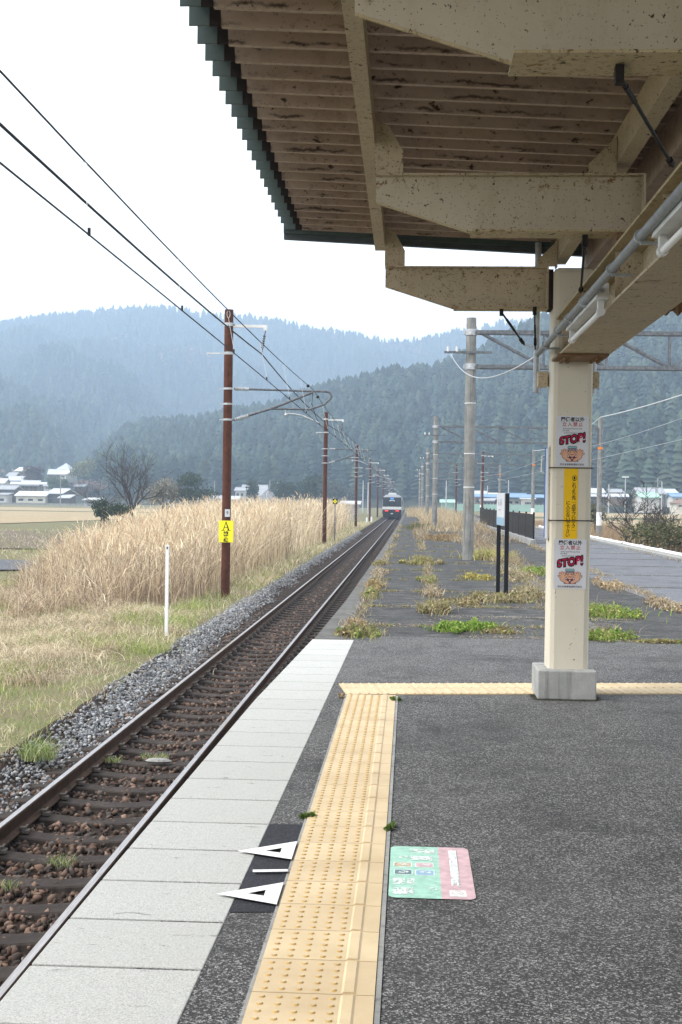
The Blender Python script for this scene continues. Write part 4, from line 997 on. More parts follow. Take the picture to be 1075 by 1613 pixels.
m1 = MB(); m1.add([bp(0, 1.185), bp(1, 1.185), bp(1, 1.315), bp(0, 1.315)], [(0, 1, 2, 3)]); m1.build('colour_band', 'sign_blue', pnl)
m1 = MB(); rnd = random.Random(9)
for a in (.36, .62): strokes(m1, a, a + .14, 1.50, 1.615, lambda p, q: bp(p, q, .003), 26, rnd, 0, .012, (-5e-5, 0, 0))
strokes(m1, .40, .72, 1.425, 1.45, lambda p, q: bp(p, q, .003), 20, rnd, 0, .006, (-5e-5, 0, 0)); m1.build('worn_lettering', 'grey_ink', pnl)
fe = thing('slat_fence', 'black upright slat fence standing on the low concrete kerb', 'fence', (4.55, 48.7, .19))
f0, f1 = Vector((4.66, 48.7, 0)), Vector((4.48, 81.7, 0)); m1 = MB(); L = (f1 - f0).length; d = (f1 - f0) / L
for k in range(int(L / .16)): a = f0 + d * (k * .16); m1.box(a.x - .012, a.x + .012, a.y, a.y + .125, .22, 1.12)
m1.build('slat_panel', 'black', fe)
m1 = MB()
for z in (.30, 1.06): m1.bar(f0 + Vector((.03, 0, z)), f1 + Vector((.03, 0, z)), .03, .04)
m1.build('rail', 'black', fe)
for k in range(12): a = f0 + d * (L * k / 11); m1 = MB(); m1.box(a.x - .02, a.x + .045, a.y - .03, a.y + .03, .19, 1.19); m1.build('post', 'black', fe)
gr_ = thing('guard_rail', 'white steel guard rail along the right side of the paved strip', 'guard rail', (9.2, 45, -.78))
g0, g1 = Vector((9.2, 24, 0)), Vector((9.2, 92, 0)); m1 = MB()
for (za, zb2, xa, xb) in ((-.38, -.30, 0, .04), (-.30, -.23, .04, 0), (-.23, -.15, 0, .04), (-.15, -.07, .04, 0)):
    m1.add([(9.2 - xa, 24, za), (9.2 - xb, 24, zb2), (9.2 - xb, 92, zb2), (9.2 - xa, 92, za)], [(0, 1, 2, 3)])
m1.add([(9.2, 24, -.07), (9.215, 24, -.07), (9.215, 92, -.07), (9.2, 92, -.07)], [(0, 1, 2, 3)]); m1.build('beam', 'white_paint', gr_)
for k in range(18): m1 = MB(); m1.tube([(9.27, 24 + k * 4, -.85), (9.27, 24 + k * 4, -.05)], .055, 10); m1.build('post', 'white_paint', gr_)
st = thing('marker_stake', 'thin white marker stake in front of the reeds', 'stake', (-4.72, 25.1, -1.15))
m1 = MB(); m1.box(-4.755, -4.69, 25.07, 25.12, -1.2, .63); m1.build('post', 'white_paint', st, bevel=.004)
m1 = MB(); m1.box(-4.735, -4.71, 25.066, 25.069, .55, .60); m1.build('bolt_hole', 'ink', st)
ds = thing('speed_sign', 'small black sign with yellow diamond on a thin grey post beside the reeds', 'sign', (-4.65, 81, -1.15))
m1 = MB(); m1.tube([(-4.65, 81, -1.2), (-4.65, 81, 1.35)], .035, 8); m1.build('post', 'galv_dark', ds)
m1 = MB(); m1.box(-4.80, -4.50, 80.93, 80.95, 1.28, 1.59); bd = m1.build('board', 'ink', ds)
m1 = MB(); m1.add([(-4.65 + a, 80.925, 1.435 + b) for a, b in ((.135, 0), (0, .135), (-.135, 0), (0, -.135))], [(0, 1, 2, 3)]); m1.build('diamond', 'yellow_sign', bd)
m1 = MB(); put_text(m1, '6', .13, lambda a, b: (-4.65 + a, 80.92, 1.435 + b), 0, .006); m1.build('digit', 'ink', bd)
for x, yy, lb in ((-4.6, 158, 'small white stub marker beside the track, left of the train'), (-4.9, 150, 'small white stub marker at the foot of the fourth mast')):
    m1 = MB(); m1.box(x - .1, x + .1, yy - .05, yy + .05, -1.2, -.55); m1.box(x - .06, x + .06, yy - .03, yy + .03, -.55, -.48); tag(m1.build('stub_marker', 'white_paint'), lb, 'marker')

# ------------------------------------------------------------------ train
TY, TZ, TW = 189.0, -1.15, 1.46
trn = thing('commuter_train', 'silver and grey green commuter train leaving along the track with red tail lights', 'train', (TX + .08, TY, TZ))
def car(y0, y1, front):
    xc = TX + .26; m1 = MB()
    side = [(-TW, .95), (-TW, 2.0), (-TW + .03, 2.75), (-TW + .16, 3.20), (-TW + .55, 3.48), (-.35, 3.56)]
    prof = side + [(-a, b) for a, b in side[::-1]]
    yo = lambda z: 0 if z < 1.7 else .42 * (z - 1.7) / 1.8
    v = []; ys = [0, 1] 
    for e in (0, 1):
        for a, b in prof: v.append((xc + a * (.965 if (front and e == 0) else 1), (y0 + yo(b) if (front and e == 0) else (y0 + .5 if e == 0 else y1)), TZ + b))
    n = len(prof); m1.add(v, [tuple(range(n)), tuple(range(2 * n - 1, n - 1, -1))] + [(i, n + i, n + (i + 1) % n, (i + 1) % n) for i in range(n)])
    return m1
mb_ = car(TY, TY + 20, True); bdy = mb_.build('car_body', 'train_silver', trn, bevel=.05)
xc = TX + .26; yw = lambda z: TY - .012 + (0 if z < 1.7 else .42 * (z - 1.7) / 1.8)
def fpanel(name, x0, x1, z0, z1, mat, off=0.0, par=bdy, sk=0):
    m1 = MB(); m1.add([(xc + x0, yw(z0) - off, TZ + z0), (xc + x1, yw(z0) - off, TZ + z0), (xc + x1 - sk * .04, yw(z1) - off, TZ + z1), (xc + x0 + (0 if sk == 0 else .04), yw(z1) - off, TZ + z1)], [(0, 1, 2, 3)]); return m1.build(name, mat, par)
fpanel('front_mask', -1.37, 1.37, 1.75, 3.12, 'underframe', .004, sk=1); fpanel('front_white_panel', -1.385, 1.385, 1.34, 1.75, 'train_white', .004)
fpanel('front_band', -1.385, 1.385, .90, 1.34, 'underframe', .004)
for a, b in ((-1.30, -.45), (.45, 1.30)): fpanel('windscreen', a, b, 1.86, 3.04, 'glass_dark', .012)
dr_ = fpanel('end_door', -.36, .36, 1.5, 2.72, 'train_white', .012); fpanel('door_window', -.27, .27, 1.86, 2.62, 'glass_dark', .018, dr_); fpanel('destination_display', -.25, .25, 2.84, 3.03, 'dest', .018)
for s in (-1, 1):
    fpanel('tail_light', s * .78 - .25, s * .78 + .25, 1.06, 1.24, 'tail', .012)
    m1 = MB(); m1.bar((xc + s * .95, yw(1.8) - .05, TZ + 1.66), (xc + s * .55, yw(2.3) - .05, TZ + 2.35), .03, .04); m1.build('wiper', 'ink', bdy)
m1 = MB(); m1.box(xc - 1.30, xc + 1.30, TY + .15, TY + 19.8, TZ + .28, TZ + .96); m1.prism([(xc - 1.15, TZ + .16), (xc + 1.15, TZ + .16), (xc + 1.3, TZ + .9), (xc - 1.3, TZ + .9)], 'y', TY + .02, TY + .16); m1.box(xc - .16, xc + .16, TY - .28, TY + .1, TZ + .62, TZ + .86); m1.build('underframe', 'underframe', trn)
m1 = MB(); m1.box(xc - .16, xc + .16, TY - .30, TY - .281, TZ + .66, TZ + .80); m1.build('coupler_face', 'train_white', trn)
for yy in (TY + 3, TY + 5.1, TY + 15, TY + 17.1):
    for s in (-1, 1): m1 = MB(); m1.tube([(xc + s * .50, yy, TZ + .43), (xc + s * .62, yy, TZ + .43)], .43, 16); m1.build('wheel', 'rail_side', trn)
m1 = MB(); m1.prism([(xc - .62, TZ + 3.5), (xc + .62, TZ + 3.5), (xc + .5, TZ + 3.80), (xc - .5, TZ + 3.80)], 'y', TY + 1.2, TY + 4.4); m1.build('roof_unit', 'train_white', trn)
for s in (-1, 1):
    for k in range(5):
        m1 = MB(); m1.box(xc + s * TW - .004, xc + s * TW + .006, TY + 2.6 + k * 3.4, TY + 4.7 + k * 3.4, TZ + 1.85, TZ + 2.7); m1.build('side_window', 'glass_dark', bdy)
    m1 = MB(); m1.box(xc + s * TW - .003, xc + s * TW + .005, TY + .8, TY + 19.9, TZ + 1.25, TZ + 1.5); m1.build('side_band', 'train_green', bdy)
mb_ = car(TY + 20.6, TY + 40.4, False); mb_.box(xc - 1.3, xc + 1.3, TY + 21, TY + 40, TZ + .25, TZ + .95); mb_.build('second_car', 'train_silver', trn)
m1 = MB()
for s in (-1, 1): m1.bar((xc + s * .5, TY + 7.0, TZ + 3.55), (xc + s * .5, TY + 8.2, TZ + 4.15), .05, .05); m1.bar((xc + s * .5, TY + 8.2, TZ + 4.15), (xc + s * .45, TY + 7.3, TZ + 4.55), .05, .05)
m1.bar((xc - .75, TY + 7.3, TZ + 4.58), (xc + .75, TY + 7.3, TZ + 4.58), .1, .05); m1.build('pantograph', 'galv_dark', trn)

# ------------------------------------------------------------------ villages
for nm, c, rr in (('roof_silver', (.42, .44, .47), .45), ('roof_slate', (.16, .17, .185), .6), ('roof_blue', (.16, .26, .42), .5), ('roof_green', (.30, .48, .40), .5), ('roof_grey', (.30, .31, .33), .6), ('roof_white', (.55, .56, .57), .5),
                  ('wall_white', (.52, .51, .49), .8), ('wall_cream', (.56, .53, .46), .8), ('wall_dark', (.085, .075, .07), .8), ('wall_brown', (.17, .13, .10), .8), ('wall_grey', (.34, .35, .36), .8), ('pane', (.05, .065, .08), .25), ('roof_brown', (.20, .12, .09), .7)):
    M[nm] = plain(nm, c, rr, 0, .12, .7)
def house(name, label, x, y, z, w, d, h, rot, roof, rise, wallm, roofm, wins=(), over=.5, lean=None, group=None):
    t = thing(name, label, 'house' if 'barn' not in name and 'shed' not in name else 'shed', (x, y, z), group)
    ca, sa = cos(R(rot)), sin(R(rot)); T = lambda a, b, c: (x + a * ca - b * sa, y + a * sa + b * ca, z + c)
    def add(mb, pts, fs, mi=0): mb.add([T(*p) for p in pts], fs, mi)
    W, D = w / 2, d / 2; mb = MB(); hw = [(-W, -D, -1.5), (W, -D, -1.5), (W, D, -1.5), (-W, D, -1.5), (-W, -D, h), (W, -D, h), (W, D, h), (-W, D, h)]
    fs = [(0, 1, 5, 4), (1, 2, 6, 5), (2, 3, 7, 6), (3, 0, 4, 7)]
    if roof == 'gable': hw += [(-W, 0, h + rise), (W, 0, h + rise)]; fs += [(4, 7, 8), (5, 9, 6)]
    add(mb, hw, fs); mb.build('wall', wallm, t)
    mb = MB(); o = over; th = .22; dz = rise * o / D
    if roof == 'gable':
        for s in (-1, 1):
            p = [(-W - o, s * (D + o), h - dz), (W + o, s * (D + o), h - dz), (W + o, 0, h + rise), (-W - o, 0, h + rise)]
            p += [(a, b, c + th) for a, b, c in p]; add(mb, p, [(0, 1, 2, 3), (4, 5, 6, 7), (0, 1, 5, 4), (1, 2, 6, 5), (3, 0, 4, 7)])
        add(mb, [(-W - o, -.15, h + rise + th - .05), (W + o, -.15, h + rise + th - .05), (W + o, .15, h + rise + th - .05), (-W - o, .15, h + rise + th - .05), (-W - o, 0, h + rise + th + .2), (W + o, 0, h + rise + th + .2)], [(0, 1, 5, 4), (2, 3, 4, 5)])
    elif roof == 'hip':
        q = max(.05, W - D * .9); p = [(-W - o, -D - o, h - .1), (W + o, -D - o, h - .1), (W + o, D + o, h - .1), (-W - o, D + o, h - .1), (-q, 0, h + rise), (q, 0, h + rise)]
        add(mb, p, [(0, 1, 5, 4), (1, 2, 5), (2, 3, 4, 5), (3, 0, 4), (0, 3, 2, 1)])
    elif roof == 'mono':
        p = [(-W - o, -D - o, h), (W + o, -D - o, h), (W + o, D + o, h + rise), (-W - o, D + o, h + rise)]; p += [(a, b, c + th) for a, b, c in p]
        add(mb, p, [(0, 1, 2, 3), (4, 5, 6, 7), (0, 1, 5, 4), (1, 2, 6, 5), (2, 3, 7, 6), (3, 0, 4, 7)])
    mb.build('roof', roofm, t)
    for a, b, ww, hh in wins:
        mb = MB(); add(mb, [(a - ww / 2, -D - .06, b), (a + ww / 2, -D - .06, b), (a + ww / 2, -D - .06, b + hh), (a - ww / 2, -D - .06, b + hh), (a - ww / 2, -D + .02, b), (a + ww / 2, -D + .02, b), (a + ww / 2, -D + .02, b + hh), (a - ww / 2, -D + .02, b + hh)], [(0, 1, 2, 3), (0, 4, 5, 1), (1, 5, 6, 2), (2, 6, 7, 3), (3, 7, 4, 0)]); mb.build('window', 'pane', t)
    if lean:
        ww, dd, hh, a = lean; mb = MB(); add(mb, [(a - ww / 2, -D - dd, hh - .5), (a + ww / 2, -D - dd, hh - .5), (a + ww / 2, -D - .01, hh + .25), (a - ww / 2, -D - .01, hh + .25), (a - ww / 2, -D - dd, hh - .35), (a + ww / 2, -D - dd, hh - .35), (a + ww / 2, -D - .01, hh + .4), (a - ww / 2, -D - .01, hh + .4)], [(0, 1, 2, 3), (4, 5, 6, 7), (0, 1, 5, 4), (1, 2, 6, 5), (3, 0, 4, 7)]); mb.build('lean_to_roof', roofm, t)
    return t
def uvw(u0, u1, y): return (P(u0, 790, y=y).x + P(u1, 790, y=y).x) / 2, (P(u1, 790, y=y).x - P(u0, 790, y=y).x)
def vz(v, u, y): return P(u, v, y=y).z
def hs(name, label, u0, u1, vt, ve, vb, y, roof, wallm, roofm, nw=3, rot=0, dep=8, over=.5, lean=None, two=False):
    """House from its bearing, eaves, ridge and foot heights at its real distance y."""
    x, w_ = uvw(u0, u1, y); um = (u0 + u1) / 2; z = vz(vb, um, y); h = vz(ve, um, y) - z; rise = max(.5, vz(vt, um, y) - z - h)
    w_ = max(3, w_ - 2 * over); wins = []
    for k in range(nw):
        a = -w_ / 2 + w_ * (k + .5) / nw
        wins.append((a, h * (.30 if not two else .12), min(1.8, w_ / nw * .5), min(1.3, h * .3)))
        if two: wins.append((a, h * .60, min(1.8, w_ / nw * .6), h * .22))
    return house(name, label, x, y + dep / 2, z, w_, dep, h, rot, roof, rise, wallm, roofm, wins, over, lean)
hs('barn', 'long low cream building with white roof at the field edge, left village', 23, 74, 775.5, 781, 792.5, 400, 'gable', 'wall_cream', 'roof_white', 3, 0, 9)
hs('house', 'dark walled gabled house right of the long cream building', 76, 107, 771, 777.5, 793, 402, 'gable', 'wall_dark', 'roof_silver', 2, -14, 9, two=True)
hs('shed', 'low dark shed with bright sloping roof, right of the dark gabled house', 92, 110, 780, 785, 794, 396, 'mono', 'wall_dark', 'roof_silver', 0, 0, 6)
hs('house', 'two storey dark house with broad silver roof above the long cream building', 28, 58, 758, 765, 776, 425, 'gable', 'wall_wood' if 'wall_wood' in M else 'wall_brown', 'roof_silver', 4, 8, 9, lean=(12, 2.5, 3.2, 0), two=True)
hs('house', 'grey roofed house at the left edge beside the cream building', -6, 24, 766, 771, 791, 405, 'gable', 'wall_dark', 'roof_grey', 3, 0, 9, two=True)
hs('house', 'white walled small house below the grey roofed house, left edge', -8, 13, 777, 780, 793, 398, 'mono', 'wall_white', 'roof_grey', 1, 0, 6)
hs('house', 'silver roofed house among trees at the upper left edge', 8, 34, 751, 757, 764, 480, 'gable', 'wall_white', 'roof_silver', 3, 18, 9)
hs('house', 'small grey roofed house behind the silver roofed one, left edge', 9, 25, 745, 750, 757, 510, 'gable', 'wall_brown', 'roof_grey', 2, 0, 8)
hs('house', 'small white roofed house at the far left edge', -10, 8, 755, 761, 769, 470, 'gable', 'wall_white', 'roof_white', 2, 0, 8)
hs('house', 'white roofed house highest on the slope left of the bare purple tree', 24, 44, 737, 742, 750, 560, 'gable', 'wall_brown', 'roof_white', 2, -10, 9)
hs('house', 'broad hip roofed temple hall in pale grey, topmost in the left village', 87, 110, 729, 740, 747, 570, 'hip', 'wall_white', 'roof_silver', 2, 0, 12, 1.2)
hs('house', 'long pale roofed house just below the temple hall', 72, 97, 740, 747, 756, 540, 'gable', 'wall_brown', 'roof_silver', 3, 8, 9)
hs('house', 'small white house among trees below the temple hall', 98, 110, 742, 747, 754, 530, 'gable', 'wall_white', 'roof_white', 1, -20, 8)
hs('shed', 'tiny white shed between the bamboo and the dark house', 70, 81, 763, 766, 771, 460, 'gable', 'wall_white', 'roof_grey', 1, 0, 6)
hs('shed', 'dark brown barn at the foot of the wooded ridge', 116, 133, 764, 767, 775, 440, 'gable', 'wall_dark', 'roof_slate', 0, 0, 8)
hs('shed', 'low white roofed shed peeping over the reeds beside the dark shrub', 130, 156, 785, 788, 794, 380, 'mono', 'wall_grey', 'roof_white', 1, 0, 7)
hs('house', 'large grey farmhouse with steep hipped roof beyond the reeds', 378, 420, 765, 779, 795, 445, 'gable', 'wall_white', 'roof_grey', 3, 0, 11, 1.0)
hs('house', 'grey gable ended roof in front of the large farmhouse', 402, 440, 768.5, 790, 796, 425, 'hip', 'wall_white', 'roof_slate', 0, 0, 8.5, 1.2)
hs('house', 'small white house left of the large grey farmhouse', 372, 384, 769, 773, 795, 440, 'gable', 'wall_white', 'roof_grey', 2, 0, 6, two=True)
hs('house', 'low white house half hidden left of the nearest brown mast', 326, 350, 782, 786, 797, 420, 'gable', 'wall_white', 'roof_grey', 2, 0, 8)
hs('house', 'small pale house right of the nearest brown mast', 362, 374, 783, 787, 797, 420, 'gable', 'wall_grey', 'roof_silver', 1, 0, 7)
hs('shed', 'small grey trackside hut left of the third brown mast', 548, 556, 793, 795, 804, 240, 'mono', 'wall_grey', 'roof_silver', 0, 0, 3)
hs('house', 'white walled house with blue roof behind the name board', 797, 832, 779, 785, 797, 330, 'gable', 'wall_white', 'roof_blue', 3, 0, 9, lean=(26, 2.5, 2.6, 0))
hs('house', 'white annexe joined to the right of the blue roofed house', 826, 838, 785, 786.5, 798, 326, 'mono', 'wall_cream', 'roof_white', 1, 0, 7)
hs('house', 'silver roofed house left of the blue roofed house', 746, 770, 775, 781, 796, 345, 'gable', 'wall_brown', 'roof_silver', 2, 0, 9)
hs('house', 'low dark house with grey roof between the silver and blue roofed houses', 765, 784, 784, 789, 797, 325, 'gable', 'wall_dark', 'roof_grey', 1, -16, 8)
hs('shed', 'small white roofed building behind the grey roofed house', 770, 786, 778, 780, 790, 360, 'mono', 'wall_white', 'roof_white', 0, 0, 7)
hs('house', 'house with silver roof just right of the column, second portal pole in front', 926, 955, 771, 777, 798, 335, 'gable', 'wall_brown', 'roof_silver', 3, 0, 9, lean=(16, 2, 3, 0), two=True)
hs('house', 'grey roofed house between the portal pole and the white barn', 961, 984, 772, 776, 788, 365, 'gable', 'wall_brown', 'roof_grey', 2, 0, 9)
hs('barn', 'white barn with pale green roof behind the leafless bush', 1008, 1042, 778, 784, 798, 315, 'gable', 'wall_white', 'roof_green', 0, 0, 10)
hs('house', 'wide grey tiled farmhouse behind the white barn', 1004, 1050, 770, 778, 790, 350, 'gable', 'wall_brown', 'roof_grey', 3, 0, 10)
hs('house', 'pale roofed house right of the grey tiled farmhouse', 1046, 1069, 772, 777, 790, 352, 'gable', 'wall_grey', 'roof_silver', 2, 0, 9)
hs('house', 'white two storey house on the slope at the right edge', 1060, 1092, 744, 752, 767, 390, 'gable', 'wall_white', 'roof_grey', 2, 18, 9, lean=(14, 3, 3.2, 0))
hs('house', 'low brown roofed house at the right edge', 1064, 1090, 786, 792, 801, 300, 'hip', 'wall_cream', 'roof_brown', 2, 0, 8)
hs('house', 'small blue roofed house at the right edge above the brown roof', 1060, 1080, 779, 783, 790, 325, 'gable', 'wall_white', 'roof_blue', 1, 0, 7)
hs('greenhouse', 'pale green netted greenhouse left of the thin brown mast', 695, 716, 790, 792, 798, 330, 'gable', 'roof_green', 'roof_green', 0, 0, 6)
nf = MB(); xa, xb = P(716, 800, y=318).x, P(865, 800, y=318).x
for k in range(30): nf.box(xa + (xb - xa) * k / 29 - .05, xa + (xb - xa) * k / 29 + .05, 317.9, 318.1, -1, 1.2)
nfo = thing('net_fence', 'pale green net fence in front of the blue roofed house', 'fence', (xa, 318, -1)); nf.build('fence_posts', 'galv', nfo); m1 = MB(); m1.box(xa, xb, 317.98, 318.0, -.9, .85); m1.build('netting', 'roof_green', nfo)
for x0, x1, yy, lb in ((-140, -98, 392, 'low pale retaining wall below the left village, left half'), (-97.5, -84, 391, 'low pale retaining wall below the left village, right half')):
    m1 = MB(); m1.box(x0, x1, yy, yy + .3, -1.8, -1.05); m1.box(x0, x1, yy - .06, yy + .36, -1.05, -.92); tag(m1.build('field_wall', 'concrete'), lb, 'wall')
def upole(u, vt, y, label, kind=0):
    x = P(u, 790, y=y).x; zt = vz(vt, u, y); t = thing('utility_pole', label, 'utility pole', (x, y, -1.5), 'utility poles')
    m1 = MB(); m1.tube([(x, y, -1.7), (x, y, zt)], [.17, .11], 8); m1.build('post', 'galv' if kind else 'concrete', t)
    m1 = MB(); m1.box(x - .9, x + .9, y - .06, y + .06, zt - .75, zt - .63); m1.box(x - .6, x + .6, y - .06, y + .06, zt - 1.35, zt - 1.25); m1.build('crossarm', 'galv_dark', t)
    if kind == 2: m1 = MB(); m1.box(x - .75, x + .75, y - .3, y + .3, zt - .05, zt + .25); m1.build('lamp_head', 'enamel', t)
for a in ((95.5, 747, 330, 'dark utility pole standing at the field edge of the left village', 0), (338, 757, 400, 'utility pole left of the nearest brown mast', 0), (425, 757, 380, 'utility pole behind the hip roof, right of its ridge', 0), (437, 757, 430, 'utility pole right of the farmhouse gable', 1), (460, 766, 400, 'utility pole left of the second brown mast', 1), (572, 757, 300, 'pale pole between the third and fourth brown masts', 1), (580, 760, 260, 'pale pole left of the fourth brown mast', 1), (703, 757, 280, 'pale pole standing in front of the greenhouse', 1), (801, 756, 330, 'slim pole behind the blue roofed house', 1), (959, 763, 300, 'pale pole right of the orange banded portal pole', 1), (985, 752, 320, 'lamp pole with bright head left of the white barn', 2), (1036, 753, 330, 'utility pole rising behind the grey tiled farmhouse', 0), (1042.5, 758, 305, 'white pole in front of the white barn', 1), (768, 765, 330, 'slim pole over the low dark house', 1)): upole(*a)

# ------------------------------------------------------------------ trees and shrubs
def bare_tree(name, label, base, h, spread, depth, seed, r0, lean=0.0, up=.75, group=None, nfirst=3, mat='bark', first=.30):
    rnd = random.Random(seed); t = thing(name, label, 'tree', base, group); trunk = MB(); twigs = MB()
    def grow(p, d, l, r, k):
        n = 4; pts = [p]; q = p; dd = d
        for i in range(n):
            dd = (dd + Vector((rnd.gauss(0, .10), rnd.gauss(0, .10), .05))).normalized(); q = q + dd * (l / n); pts.append(q)
        (trunk if k < 2 else twigs).tube(pts, [max(r * (1 - .45 * i / n), .0009 * h * (1 if h > 5 else 2.4)) for i in range(n + 1)], 6 if k < 2 else 4, 0, False)
        if k >= depth: return
        for _ in range(nfirst if k == 0 else rnd.choice((2, 3, 3))):
            b = pts[rnd.choice((2, 3, 4))] if k else pts[rnd.choice((2, 3, 4, 4))]
            ax = Vector((rnd.gauss(0, 1), rnd.gauss(0, 1), rnd.gauss(0, .5))).normalized()
            nd = (dd * up + ax * spread).normalized(); nd.z = max(nd.z, .02)
            grow(b, nd.normalized(), (l if k or first > .25 else h * .30) * rnd.uniform(.62, .90), r * .56, k + 1)
    grow(Vector(base), Vector((lean, 0, 1)).normalized(), h * first, r0, 0)
    trunk.build('trunk', mat, t); twigs.build('twigs', mat, t); return t
def leaf_cloud(center, rad, n, size, pal, rng, flatb=.3):
    d = rng.normal(size=(n, 3)); d /= np.linalg.norm(d, axis=1)[:, None]; d[:, 2] = np.where(d[:, 2] < -flatb, -d[:, 2], d[:, 2])
    lob = 1 + .25 * np.sin(d[:, 0] * 5 + d[:, 2] * 4) * np.cos(d[:, 1] * 4 + d[:, 2] * 3)
    c = np.array(center) + d * np.array(rad) * (rng.random((n, 1)) ** .4) * lob[:, None]
    a = rng.normal(size=(n, 3)); a *= (size * rng.uniform(.6, 1.3, (n, 1))) / np.linalg.norm(a, axis=1)[:, None]
    b = np.cross(a, rng.normal(size=(n, 3))); b *= (size * .5) / (np.linalg.norm(b, axis=1)[:, None] + 1e-6)
    v = np.stack([c - a, c + b, c + a, c - b], 1).reshape(-1, 3); f = np.arange(4 * n).reshape(n, 4)
    return v, f, np.repeat(pick(pal, n, .35, rng), 4, 0)
DG = [(.030, .050, .020), (.045, .068, .028), (.022, .036, .018)]
def bush(name, label, base, rad, n, size, pal, seed, cat_='shrub', group=None):
    rng = np.random.default_rng(seed); t = thing(name, label, cat_, base, group); parts = []
    for k in range(6):
        o = rng.normal(0, .38, 3) * np.array(rad); o[2] = abs(o[2]) + rad[2] * .75
        parts.append(leaf_cloud(np.array(base) + o, np.array(rad) * rng.uniform(.45, .75), n // 6, size, pal, rng))
    v, f, c = cat(parts); link_np('crown', v, f, 'attr_leaf', c, t)
    m1 = MB(); m1.tube([base, (base[0], base[1], base[2] + rad[2] * 1.1)], [.06 * rad[0] + .03, .02], 6); m1.build('trunk', 'bark', t); return t
tx = P(221, 800, y=128)
bare_tree('bare_tree', 'large leafless dark tree rising above the golden reeds', (tx.x - .9, 128, -1.4), 11.0, .62, 5, 21, .17, .05, .86, None, 8, 'bark', .17)
bare_tree('bare_tree', 'smaller rounded leafless tree left of the large leafless tree', (tx.x - 3.4, 127, -1.4), 6.4, .85, 5, 8, .10, -.15, .7, None, 6, 'bark', .20)
bush('evergreen_shrub', 'dark green shrub under the large leafless tree', (tx.x - 1.6, 125, -1.4), (1.5, 1.2, 1.15), 1500, .13, DG, 31)
bush('evergreen_shrub', 'dark green shrub rising from the left edge of the tall reeds', (P(160, 790, y=118).x, 118, -1.4), (.8, .8, 1.25), 900, .12, DG, 32)
bush('round_tree', 'pale twiggy rounded tree right of the large leafless tree', (P(257, 790, y=160).x, 160, -1.4), (2.6, 2.4, 3.0), 1800, .16, [(.22, .21, .17), (.30, .28, .22), (.16, .15, .13)], 33, 'tree')
bare_tree('bare_tree', 'thin pale leafless tree beside the pale rounded tree', (P(268, 790, y=150).x, 150, -1.4), 6.5, .9, 5, 5, .11)
bush('round_tree', 'dark evergreen tree between the bare tree and the nearest mast', (P(305, 790, y=230).x, 230, -1.4), (3.6, 3, 3.1), 2200, .26, DG, 34, 'tree')
bush('round_tree', 'dark evergreen tree right of the hip roofed farmhouse', (P(450, 790, y=330).x, 330, -1.4), (3.6, 3, 4.2), 1800, .35, DG, 35, 'tree')
bush('round_tree', 'dark evergreen tree left of the second brown mast', (P(486, 790, y=330).x, 330, -1.4), (4.2, 3, 4.0), 1800, .35, DG, 36, 'tree')
bush('round_tree', 'small dark tree in front of the farmhouse wall', (P(396, 790, y=330).x, 330, -1.4), (2.1, 2, 3.6), 1200, .3, DG, 37, 'tree')
bush('round_tree', 'grey green rounded tree behind the diamond sign', (P(534, 790, y=420).x, 420, -1.4), (6, 4, 5), 1800, .45, [(.06, .07, .05), (.09, .09, .07)], 38, 'tree')
bush('purple_tree', 'broad purplish bare crowned tree amid the left village houses', (P(56, 770, y=470).x, 470, 4.6), (4.6, 4, 3.6), 2400, .40, [(.085, .060, .065), (.12, .085, .085), (.06, .045, .05)], 39, 'tree')
bush('bamboo_clump', 'feathery green bamboo clump right of the left village', (P(96, 770, y=455).x, 455, 1.6), (4.2, 3, 3.0), 1800, .40, [(.07, .11, .06), (.10, .14, .08)], 40, 'bamboo')
bush('pale_tree', 'pale yellow green tree at the tip of the wooded ridge', (P(132, 770, y=480).x, 480, 5), (4.6, 4, 6), 1600, .45, [(.16, .18, .10), (.20, .21, .13)], 41, 'tree')
bush('pink_tree', 'pinkish bare tree at the foot of the wooded ridge', (P(140, 770, y=450).x, 450, .5), (5.5, 4, 4), 1400, .4, [(.18, .13, .12), (.22, .17, .15)], 42, 'tree')
# right: leafless bush, scrub and shrubs behind the guard rail
for k, (u, yy, hh, sd) in enumerate(((1003, 58, 3.3, 3), (1030, 60, 3.0, 4), (1052, 57, 2.9, 6), (985, 62, 2.4, 9))):
    bare_tree('leafless_bush', ('tall leafless bush behind the guard rail, in front of the white barn', 'leafless bush second from the portal pole, behind the guard rail', 'leafless bush nearest the right edge behind the guard rail', 'low leafless bush closest to the orange banded portal pole')[k], (P(u, 800, y=yy).x, yy, -.85), hh * 1.15, .8, 5, sd, .055, .1, .75, 'leafless bushes behind the guard rail', 6)
SCR = [(.12, .085, .055), (.17, .125, .08), (.085, .06, .042), (.20, .15, .10)]
bush('green_shrub', 'green leaved shrub low between the leafless bushes', (P(1030, 800, y=56).x, 56, -.9), (1.6, 1.2, .95), 1500, .075, [(.085, .10, .04), (.13, .14, .06), (.07, .075, .035)], 45)
bush('green_shrub', 'green brown shrub at the right edge behind the guard rail', (P(1072, 800, y=53).x, 53, -.9), (1.5, 1.2, .9), 1400, .075, [(.085, .09, .045), (.12, .10, .055)], 46)
bush('green_shrub', 'grey green shrub just right of the column before the field', (P(938, 800, y=88).x, 88, -.9), (.9, .8, 1.3), 900, .09, [(.11, .12, .07), (.16, .15, .09)], 47)
rng = np.random.default_rng(50); N = 13000
b = np.c_[rng.uniform(9.5, 13.5, N), rng.uniform(34, 76, N), np.full(N, -.85)]; dens = np.clip((66 - b[:, 1]) / 20, .15, 1)
hgt = rng.uniform(.35, 1.05, N) * (.35 + .65 * dens)
